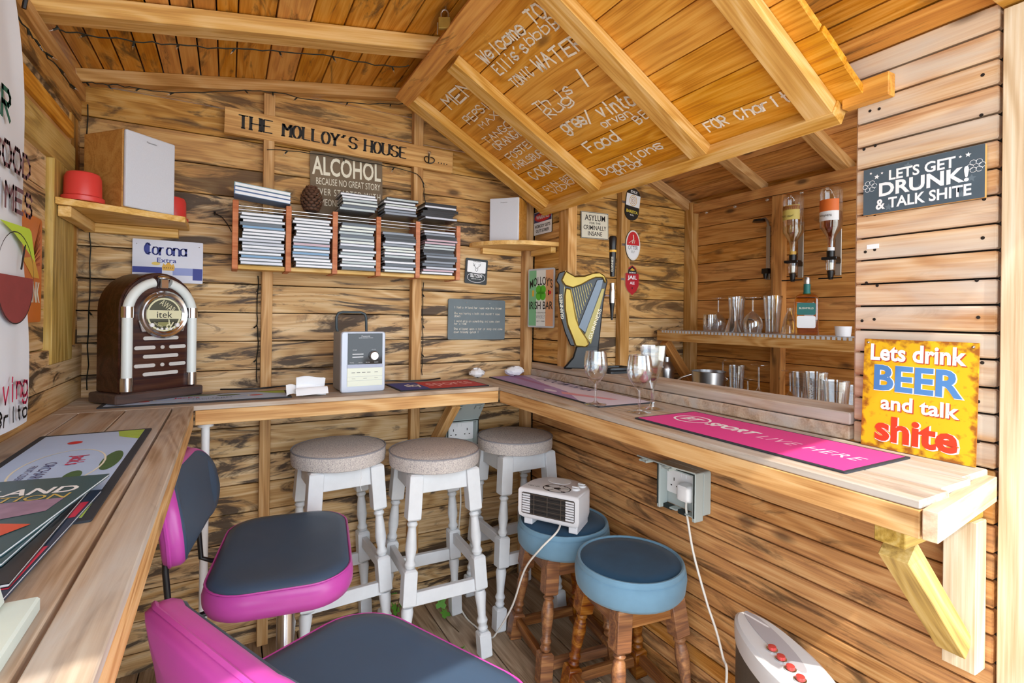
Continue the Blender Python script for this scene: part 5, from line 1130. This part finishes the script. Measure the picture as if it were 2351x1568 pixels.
AMB = glassmat('amber_glass', (.93, .66, .26, 1), .06); TEAL = pm('teal_label', '#1c6b66', .5)
cushion(MB(), rrect(-.045, .045, -.03, .03, .012, 4), [(.003, 0), (0, .005), (0, .15), (.006, .165), (.022, .175)], 0, None, True, False).build('body', AMB, wh, None, 0, 50)
MB().lathe([(.016, .172), (.013, .182), (.013, .215)], 16).build('neck', TEAL, wh, None, 0, 40); MB().lathe([(.0115, .215), (.0125, .22), (.0125, .238), (.010, .245), (.0005, .246)], 16).build('stopper', STEEL, wh, None, 0, 40)
FB = frame((0, -.0308, 0), X_, Z_); l1 = MB().prism(rrect(-.034, .034, .085, .135, .006), 0, .0006).build('upper_label', TEAL, wh, FB); T(l1, 'BUSHMILLS', 0, .113, .052, .008, CREAM, z=.001)
MB().prism(rrect(-.034, .034, .03, .08, .006), 0, .0006).build('lower_label', WHP, wh, FB)
# glasses on the low shelf
LG = 'glasses on the low shelf'; ZL = .8004
def yat(u, x): return on(u, 800, 0, x).y
put('wine_glass', 'upturned wine glass behind the ice bucket', 'glass', wine(MB(), .195, .038, .45), (2.243, yat(1660, 2.243), ZL), .195, LG)
put('beer_glass', 'straight glass just right of the ice bucket', 'glass', tumbler(MB(), .18, .03, .036), (2.15, yat(1692, 2.15), ZL), None, LG)
put('sherry_glass', 'small upturned sherry glass on the low shelf', 'glass', wine(MB(), .13, .026, .5, .03), (2.10, yat(1718, 2.10), ZL), .13, LG)
put('champagne_flute', 'upturned champagne flute rising above the bar ledge', 'glass', wine(MB(), .20, .024, .55, .036), (2.10, yat(1743, 2.10), ZL), .2, LG)
put('wine_glass', 'upturned wine glass right of the low shelf post', 'glass', wine(MB(), .188, .034, .5), (2.09, yat(1815, 2.09), ZL), .188, LG)
put('pint_glass', 'plain pint glass left of the etched pint glass', 'glass', tumbler(MB(), .175, .031, .042, (.041, .7)), (2.21, yat(1842, 2.21), ZL), None, LG)
ep = thing('pint_glass', 'pint glass with white etched lettering on the low shelf', 'glass', (2.11, yat(1876, 2.11), ZL), 0, LG); tumbler(MB(), .19, .031, .043).build('glass', GLASS, ep, None, 0, 40)
T(ep, 'STRONGBOW', 0, 0, .12, .016, WHP, M=frame((-.0385, 0, .11), Vector((0, -.0, 1)), Vector((0, 1, 0))), rot=0, z=.0012)
put('pint_glass', 'wide pint glass near the right edge of the serving hatch', 'glass', tumbler(MB(), .165, .034, .047), (2.10, yat(1922, 2.10), ZL), None, LG)
put('pint_glass', 'pint glass half hidden by the weathered panel', 'glass', tumbler(MB(), .14, .032, .042), (2.21, yat(1964, 2.21), ZL), None, LG)
ib_ = thing('ice_bucket', 'steel ice bucket with side handle behind the bar ledge', 'bucket', (2.115, yat(1628, 2.115), ZL), 0)
MB().lathe([(.07, 0), (.076, .004), (.082, .14), (.084, .142), (.080, .142), (.074, .01), (.0005, .008)], 32).build('body', STEEL, ib_, None, 0, 30)
MB().tube([(-.02, .082, .12), (-.06, .12, .10), (-.09, .16, .06)], .006, 8).build('handle', CHROME, ib_, None, 0, 60)
MB().tube([(.02, -.082, .12), (.02, -.095, .11), (.02, -.085, .1)], .004, 6).build('ring', CHROME, ib_, None, 0, 60)
shk = thing('cocktail_shaker', 'steel cocktail shaker behind the tall cut glass', 'shaker', (2.08, yat(1530, 2.08), ZL)); MB().lathe([(.032, 0), (.038, .01), (.043, .13), (.042, .135), (.030, .165), (.022, .17), (.022, .195), (.0005, .2)], 24).build('body', STEEL, shk, None, 0, 40)
# optics
def optic(label, y, labels, liquid, lvl, neckc):
    o = thing('optic_dispenser', label, 'optic', (2.245, y, 0), R(-90 + 8))        # local -Y faces the room
    rB = .043
    MB().box(-.012, .012, .075, .083, 1.40, 1.66).build('bracket', pm('alu_bracket', '#b9b1a4', .35, .8), o, None, .001)
    bt_ = MB().lathe([(.012, 1.505), (.013, 1.545), (.02, 1.565), (rB, 1.60), (rB, 1.755), (.04, 1.765), (.03, 1.768), (.0005, 1.762)], 28).build('bottle', GLASS, o, None, 0, 40)
    MB().lathe([(.011, 1.507), (.012, 1.546), (.018, 1.565), (rB - .003, 1.601), (rB - .003, lvl), (.0005, lvl)], 24).build('spirit', liquid, bt_, None, 0, 40)
    MB().lathe([(.0135, 1.50), (.0138, 1.515)], 16).build('neck_band', neckc, bt_, None, 0, 40)
    for z0, z1, m in labels:
        MB().grid(lambda u, v: ((rB + .0006) * math.sin(R(-75 + 135 * u)), -(rB + .0006) * math.cos(R(-75 + 135 * u)), z0 + (z1 - z0) * v), 14, 2).build('label', m, bt_, None, 0, 60)
    MB().lathe([(.0155, 1.468), (.016, 1.50), (.0005, 1.501)], 16).build('cork', BLACK, o, None, 0, 40)
    MB().box(-.03, .03, -.022, .02, 1.462, 1.474).box(-.012, .012, .015, .076, 1.452, 1.474).build('clamp', BLACK, o, None, .002)
    MB().lathe([(.012, 1.415), (.017, 1.42), (.0195, 1.46), (.0005, 1.461)], 20).build('measure', GLASS, o, None, 0, 40); MB().lathe([(.007, 1.418), (.009, 1.45), (.0005, 1.451)], 12).build('piston', CREAM, o, None, 0, 40)
    MB().lathe([(.008, 1.378), (.010, 1.385), (.014, 1.415), (.0005, 1.416)], 16).build('valve', BLACK, o, None, 0, 40); MB().tube([(-.045, -.006, 1.384), (.045, -.006, 1.384)], .003, 6).build('lever', BLACK, o)
    return o
yl = pm('label_yellow', '#d8c46a', .5); rl = pm('label_red', '#b54a35', .5)
o1 = optic('upturned spirit bottle with yellow label in a wall optic', 1.418, ((1.655, 1.72, yl), (1.70, 1.718, rl)), glassmat('pale_spirit', (.96, .90, .66, 1), .04), 1.63, pm('neck_yellow', '#d0a548', .4))
o2 = optic('upturned spirit bottle with orange and white label in a wall optic', 1.25, ((1.665, 1.715, pm('label_orange', '#e0702a', .5)), (1.625, 1.665, WHP)), glassmat('amber_spirit', (.75, .42, .16, 1), .05), 1.665, WHP)
T(o1, 'JAMES GIN', 0, 0, .05, .011, INK, M=frame((-.004, -.0448, 1.672), -X_, -Z_), name='lettering'); T(o2, 'Rebellion', 0, 0, .045, .01, INK, M=frame((-.004, -.0448, 1.645), -X_, -Z_), name='lettering')
eb = thing('optic_bracket', 'empty metal optic bracket on the far wall left of the bottles', 'bracket', (2.331, 1.597, 0), R(-90))
MB().box(-.01, .01, -.006, 0, 1.40, 1.665).build('strip', MATS['alu_bracket'], eb, None, .001)
MB().tube([(0, -.003, 1.665), (0, -.012, 1.69), (0, -.03, 1.70), (0, -.055, 1.695)], .006, 6).build('hook', MATS['alu_bracket'], eb, None, 0, 60); MB().lathe([(.03, 1.682), (.026, 1.694), (.0005, 1.696)], 18, 0, Matrix.Translation((-.01, -.062, 0))).build('cup', BLACK, eb, None, 0, 40)
MB().box(-.016, .016, -.03, -.006, 1.43, 1.455).lathe([(.008, 1.405), (.012, 1.43)], 12, 0, Matrix.Translation((0, -.022, 0))).build('clamp', BLACK, eb)
pot = tag(MB().lathe([(.026, 0), (.03, .04), (.028, .04), (.024, .004), (.0005, .003)], 20).build('small_pot', WHITE, None, Matrix.Translation((2.13, 1.135, ZS)), 0, 40), 'small white pot at the right end of the bar shelf', 'pot')

# ================================================================== LEFT COUNTER
bn = thing('cloth_banner', 'white cloth banner with a cocktail drawing hanging at the left edge', 'banner', M=frame((-.362, 1.13, 1.0), Y_, Z_))
def edge(z): return 1.405 + .006 * math.sin(z * 9) - (max(0, z - 1.45) ** 1.3) * .36
def bfn(u, v): z = .972 + v * .84; y0 = .86; y = y0 + (edge(z) - y0) * u; return (y - 1.13, z - 1.0, .004 * math.sin(u * 9 + v * 3) + .006 * (u > .9) * (u - .9) * 10 * math.sin(v * 9))
MB().grid(bfn, 40, 40).build('cloth', pm('banner_cloth', '#dde0e6', .9), bn, None, 0, 60)
ZB_ = .0105
def bz2(y, z): return (y - 1.13, z - 1.0)
BRN = pm('banner_brown', '#6e4a50', .8); BOR = pm('banner_drink', '#8e3a38', .8, noise=.25, nscale=30); LIM = pm('banner_lime', '#b8d23a', .8); CRI = pm('banner_crimson', '#c2254f', .8); DKG = pm('banner_green', '#1c5a48', .8)
Hw(bn, 'GOOD', *bz2(1.178, 1.462), .042, .205, BRN, .2, .06, z=ZB_); Hw(bn, 'TIMES', *bz2(1.145, 1.388), .042, .25, BRN, .2, .06, z=ZB_); Hw(bn, 'BAR', *bz2(1.13, 1.545), .05, .14, DKG, .2, .06, z=ZB_)
flat(bn, circ(*bz2(1.305, 1.252), .095, .078, 28, -190, 10), BOR, ZB_, 'drink_print'); ring(bn, *bz2(1.305, 1.262), .098, .088, .002, INK, ZB_ + .0004, 32, 'glass_outline')
flat(bn, [bz2(*q) for q in ((1.22, 1.36), (1.372, 1.365), (1.385, 1.36), (1.412, 1.30), (1.35, 1.325), (1.29, 1.345))], LIM, ZB_, 'umbrella_print')
MB().tube([(a_, b2, ZB_) for a_, b2 in [bz2(1.35, 1.33), bz2(1.33, 1.28)]], .0015, 4).build('umbrella_stick', INK, bn)
Hw(bn, 'living', *bz2(1.178, 1.032), .042, .205, CRI, .15, .2, z=ZB_); Hw(bn, 'Brito', *bz2(1.222, .99), .026, .16, INK, .2, .25, z=ZB_)
MB().tube([(.262 - .03, .80, .0), (.262 - .03, .83, .004)], .004, 6).build('peg', BLK, bn)
MAG = [('#24343c', 'teal'), ('#14171c', 'black'), ('#2c4a66', 'blue'), ('#3a4c50', 'grey')]
def magz(label, x, y, z, rz, col, w=.2, h=.28, t=.004):
    o = thing('magazine', label, 'magazine', (x, y, z), rz, 'programmes on the left counter'); MB().box(-w / 2, w / 2, -h / 2, h / 2, t * .8, t).box(-w / 2, w / 2, -h / 2, h / 2, 0, t * .2).build('cover', col, o); MB().box(-w / 2 + .001, w / 2 - .001, -h / 2 + .001, h / 2 - .001, t * .2, t * .8).build('pages', WHP, o); return o
mz = ZM + .0004
m1 = magz('navy and red magazine at the bottom of the left counter pile', -.268, .795, mz, R(-3), pm('mag_navy', '#1d3350', .35), .2, .33)
for y0, y1 in ((-.14, -.04), (.05, .11)): flat(m1, rect(.07, .098, y0, y1), pm('mag_red', '#cf3350', .4), .0043)
m2 = magz('black magazine in the middle of the left counter pile', -.275, .815, mz + .0045, R(-1), pm('mag_black', '#10151b', .3), .2, .32); T(m2, 'c', .085, .11, .012, .012, WHP, rot=R(60), z=.0043)
m3 = magz('slate grey magazine second from top of the left counter pile', -.283, .845, mz + .009, R(-5), pm('mag_slate', '#3d5c66', .35), .2, .28)
m4 = magz('dark teal programme with white capitals on top of the left counter pile', -.277, .865, mz + .0135, R(-9), pm('mag_teal', '#2f5560', .35), .2, .28)
T(m4, 'ENGLAND', 0.0, .075, .17, .03, WHP, z=.0045, bold=.02); T(m4, 'IN ACTION', .005, .045, .16, .022, pm('mag_gold', '#c9b25c', .4), z=.0045)
flat(m4, [(-.02, .03), (.085, .035), (.085, -.015), (.02, -.045), (-.05, -.02)], pm('mag_photo', '#9a7f9a', .5, noise=.5, nscale=40), .0045, 'cover_photo'); flat(m4, [(-.1, -.02), (.02, -.035), (.09, -.06), (.07, -.1), (-.02, -.07), (-.1, -.06)], pm('mag_orange', '#d9532c', .4), .0048, 'cover_stripe')
flat(m4, [(-.1, -.06), (-.02, -.07), (.06, -.1), (.03, -.14), (-.1, -.14)], pm('mag_blue', '#2a6f8e', .4), .0046, 'cover_panel'); T(m4, 'M&S', .02, -.095, .03, .016, WHP, z=.0052, rot=R(60), bold=.02)
sd_ = thing('wooden_stand', 'pale green painted wooden stand on the near end of the left counter', 'stand', (-.24, .555, ZB + .0004))
PG_ = pm('pale_green_paint', '#c6cfc6', .7, noise=.2, nscale=14)
MB().box(-.1, .096, -.052, .052, 0, .014).build('base', PG_, sd_, None, .002)
MB().prism([(.058, .0), (.074, .0), (.046, .125), (.03, .125)], -.012, .012).build('upright', PG_, sd_, frame((0, .036, .0145), X_, Z_), .002)
MB().prism([(-.074, .0), (-.058, .0), (-.03, .125), (-.046, .125)], -.012, .012).build('upright', PG_, sd_, frame((0, .036, .0145), X_, Z_), .002)
MB().prism([(-.055, .0), (.055, .0), (.028, .12), (-.028, .12)], -.004, .004).build('panel', pm('straw_yellow', '#d6c27a', .7), sd_, frame((0, .036, .0145), X_, Z_), .001)

# ================================================================== SMALL THINGS
pl = thing('padlock', 'small brass padlock hanging from the roof beside the hatch flap', 'padlock', (.552, 1.43, 2.052), R(-28))
BRASS = pm('brass', '#b59a4e', .4, .6, noise=.3, nscale=60)
MB().box(-.018, .018, -.007, .007, 0, .034).build('body', BRASS, pl, None, .002); MB().tube([(-.011, 0, .033), (-.011, 0, .048), (-.006, 0, .056), (0, 0, .058), (.006, 0, .056), (.011, 0, .048), (.011, 0, .033)], .0026, 8).build('shackle', STEEL, pl, None, 0, 60)
MB().tube([(0, 0, .056), (.003, 0, .064), (0, 0, .074)], .0028, 6).build('hook', STEEL, pl, None, 0, 60); MB().box(-.023, -.019, -.001, .001, -.016, .02).build('key', STEEL, pl, None, .0008)
WIRE = pm('wire_dark', '#12180f', .6); BULB = glassmat('bulb_clear', (.9, .92, .9, 1), .1)
def lights(label, pts, nb, seed, drop=(0, 0, -1), r=.0017):
    rr = random.Random(seed); o = thing('fairy_lights', label, 'fairy lights', pts[0], 0, 'strings of fairy lights'); P = spline([Vector(p) for p in pts], 5)
    P = [p + Vector((rr.uniform(-.003, .003), 0, rr.uniform(-.003, .003))) for p in P]
    MB().tube(P, r, 5).build('wire', WIRE, o, None, 0, 60, world=True)
    for i in range(nb):
        p = P[int((i + .5) / nb * (len(P) - 1))]; d = (Vector(drop) + Vector((rr.uniform(-.8, .8), rr.uniform(-.2, .2), rr.uniform(-.2, .5)))).normalized()
        bb_ = MB().tube([p, p + d * .014], .0026, 6).build('bulb_holder', WIRE, o, None, 0, 60, world=True); MB().tube([p + d * .0142, p + d * .024], [.0022, .001], 6).build('bulb', BULB, bb_, None, 0, 60, world=True)
    return o
lights('dark fairy light string along the top of the back wall', [on(u, v, 1, 2.036) for u, v in ((182, 188), (235, 192), (300, 200), (400, 212), (560, 208), (640, 214), (720, 230), (850, 238), (945, 238))], 9, 1, (0, -.3, -1))
lights('dark fairy light string along the ceiling rafter', [on(u, v, 1, 1.592) for u, v in ((128, 62), (150, 72), (230, 84), (330, 96), (430, 106), (540, 113), (640, 118), (740, 126), (860, 148), (940, 152))], 8, 2, (0, -.3, -1))
lights('dark fairy light string along the left eaves into the corner', [on(u, v, 0, -.388) for u, v in ((22, 2), (60, 65), (95, 112), (135, 160), (168, 204))] , 6, 3, (.3, 0, -1))
lights('dark fairy light string hanging down the back corner', [Vector((-.396, 2.078, z_)) for z_ in (1.86, 1.6, 1.515)] + [Vector((-.388, 2.08, z_)) for z_ in (1.44, 1.2, .95)], 3, 4, (.5, -.2, -1))
lights('dark fairy light string below the name board and down the right post', [Vector((.115, 2.044, 1.79)), Vector((.25, 2.05, 1.806)), Vector((.42, 2.055, 1.806)), Vector((.58, 2.055, 1.80)), Vector((.69, 2.044, 1.775)), Vector((.722, 2.075, 1.70)), Vector((.722, 2.08, 1.62))], 5, 5)
lights('dark fairy light cable down the right wall post', [Vector((.722, 2.08, z_)) for z_ in (1.34, 1.2, 1.1, .95)], 3, 6)
lights('dark fairy light cable down the left wall post', [Vector((.095, 2.08, z_)) for z_ in (1.34, 1.2, 1.1, .95)], 3, 7, (-.5, -.2, -1))
LEAF = pm('ivy_leaf', '#5d9a33', .5, noise=.35, nscale=30)
def ivy(label, stem, leaves, seed):
    rr = random.Random(seed); o = thing('ivy_sprig', label, 'plant', stem[0]); MB().tube(spline([Vector(p) for p in stem], 4), .0016, 5).build('stem', pm('ivy_stem', '#4a3a22', .7), o, None, 0, 60, world=True)
    for (x_, y_, z_, s_) in leaves:
        M = Matrix.Translation((x_, y_, z_)) @ Matrix.Rotation(rr.uniform(0, 6), 4, 'Z') @ Matrix.Rotation(R(rr.uniform(25, 60)), 4, 'X') @ Matrix.Scale(s_, 4)
        ptsl = [(0, 0), (.35, -.15), (.5, .2), (.3, .35), (.42, .7), (.12, .62), (0, 1), (-.12, .62), (-.42, .7), (-.3, .35), (-.5, .2), (-.35, -.15)]
        MB().prism([(a_, b2) for a_, b2 in ptsl], 0, .03).build('leaf', LEAF, o, M, 0, 60, world=True)
q1 = on(908, 1400, 2, .02); q2 = on(1012, 1400, 2, .02); q3 = on(1060, 1498, 2, 0)
ivy('green ivy sprig between the two left stools', [(q1.x, 2.0, .002), (q1.x, q1.y - .02, .03), (q1.x + .005, q1.y - .03, .08)], [(q1.x, q1.y - .02, .02, .045), (q1.x + .01, q1.y - .03, .05, .035), (q1.x - .01, q1.y - .01, .09, .025)], 1)
ivy('green ivy sprig growing up between the floorboards under the middle stool', [(q2.x + .02, q2.y - .14, .001), (q2.x + .005, q2.y - .05, .006), (q2.x, q2.y, .03)], [(q2.x, q2.y, .03, .045), (q2.x + .01, q2.y - .04, .012, .04), (q2.x - .005, q2.y + .01, .055, .03), (q3.x - .01, q3.y, .01, .03)], 2)

gs_ = thing('globe_lights', 'string of tiny clear globe bulbs under the eaves of the far bar wall', 'fairy lights', (2.28, 1.6, 1.79), 0)
gp = [Vector((2.282, y_, 1.795 + .004 * math.sin(y_ * 9))) for y_ in (1.98, 1.8, 1.6, 1.4, 1.2, 1.0)]
MB().tube(spline(gp, 4), .0012, 5).build('wire', WIRE, gs_, None, 0, 60, world=True)
for y_ in (1.93, 1.75, 1.57, 1.40, 1.15): MB().ball((2.277, y_, 1.783), .009, n=12).build('bulb', BULB, gs_, None, 0, 60, world=True)
tag(MB().tube(spline([Vector((-.02, 2.06, .9335)), Vector((.09, 2.036, .9335)), Vector((.2, 2.07, .9335)), Vector((.34, 2.06, .934)), Vector((.56, 2.07, .9335)), Vector((.64, 2.035, .9335)), Vector((.73, 2.035, .9335)), Vector((.80, 2.07, .9335))]), .003, 6).build('black_cable', BLK, None, None, 0, 60), 'black cable lying along the back of the counter behind the stereo', 'cable')
hkc = thing('wall_hook', 'small black hook with a loop of cable left of the disc rack', 'hook', (-.045, 2.0865, 1.548))
MB().tube([(0, 0, 0), (0, -.014, 0), (0, -.018, .008)], .003, 6).build('hook', BLK, hkc, None, 0, 60)
MB().tube(spline([Vector((0, -.012, 0)), Vector((.02, -.014, -.008)), Vector((.04, -.02, -.035)), Vector((.052, -.03, -.06))]), .0018, 6).build('cable_loop', BLK, hkc, None, 0, 60)
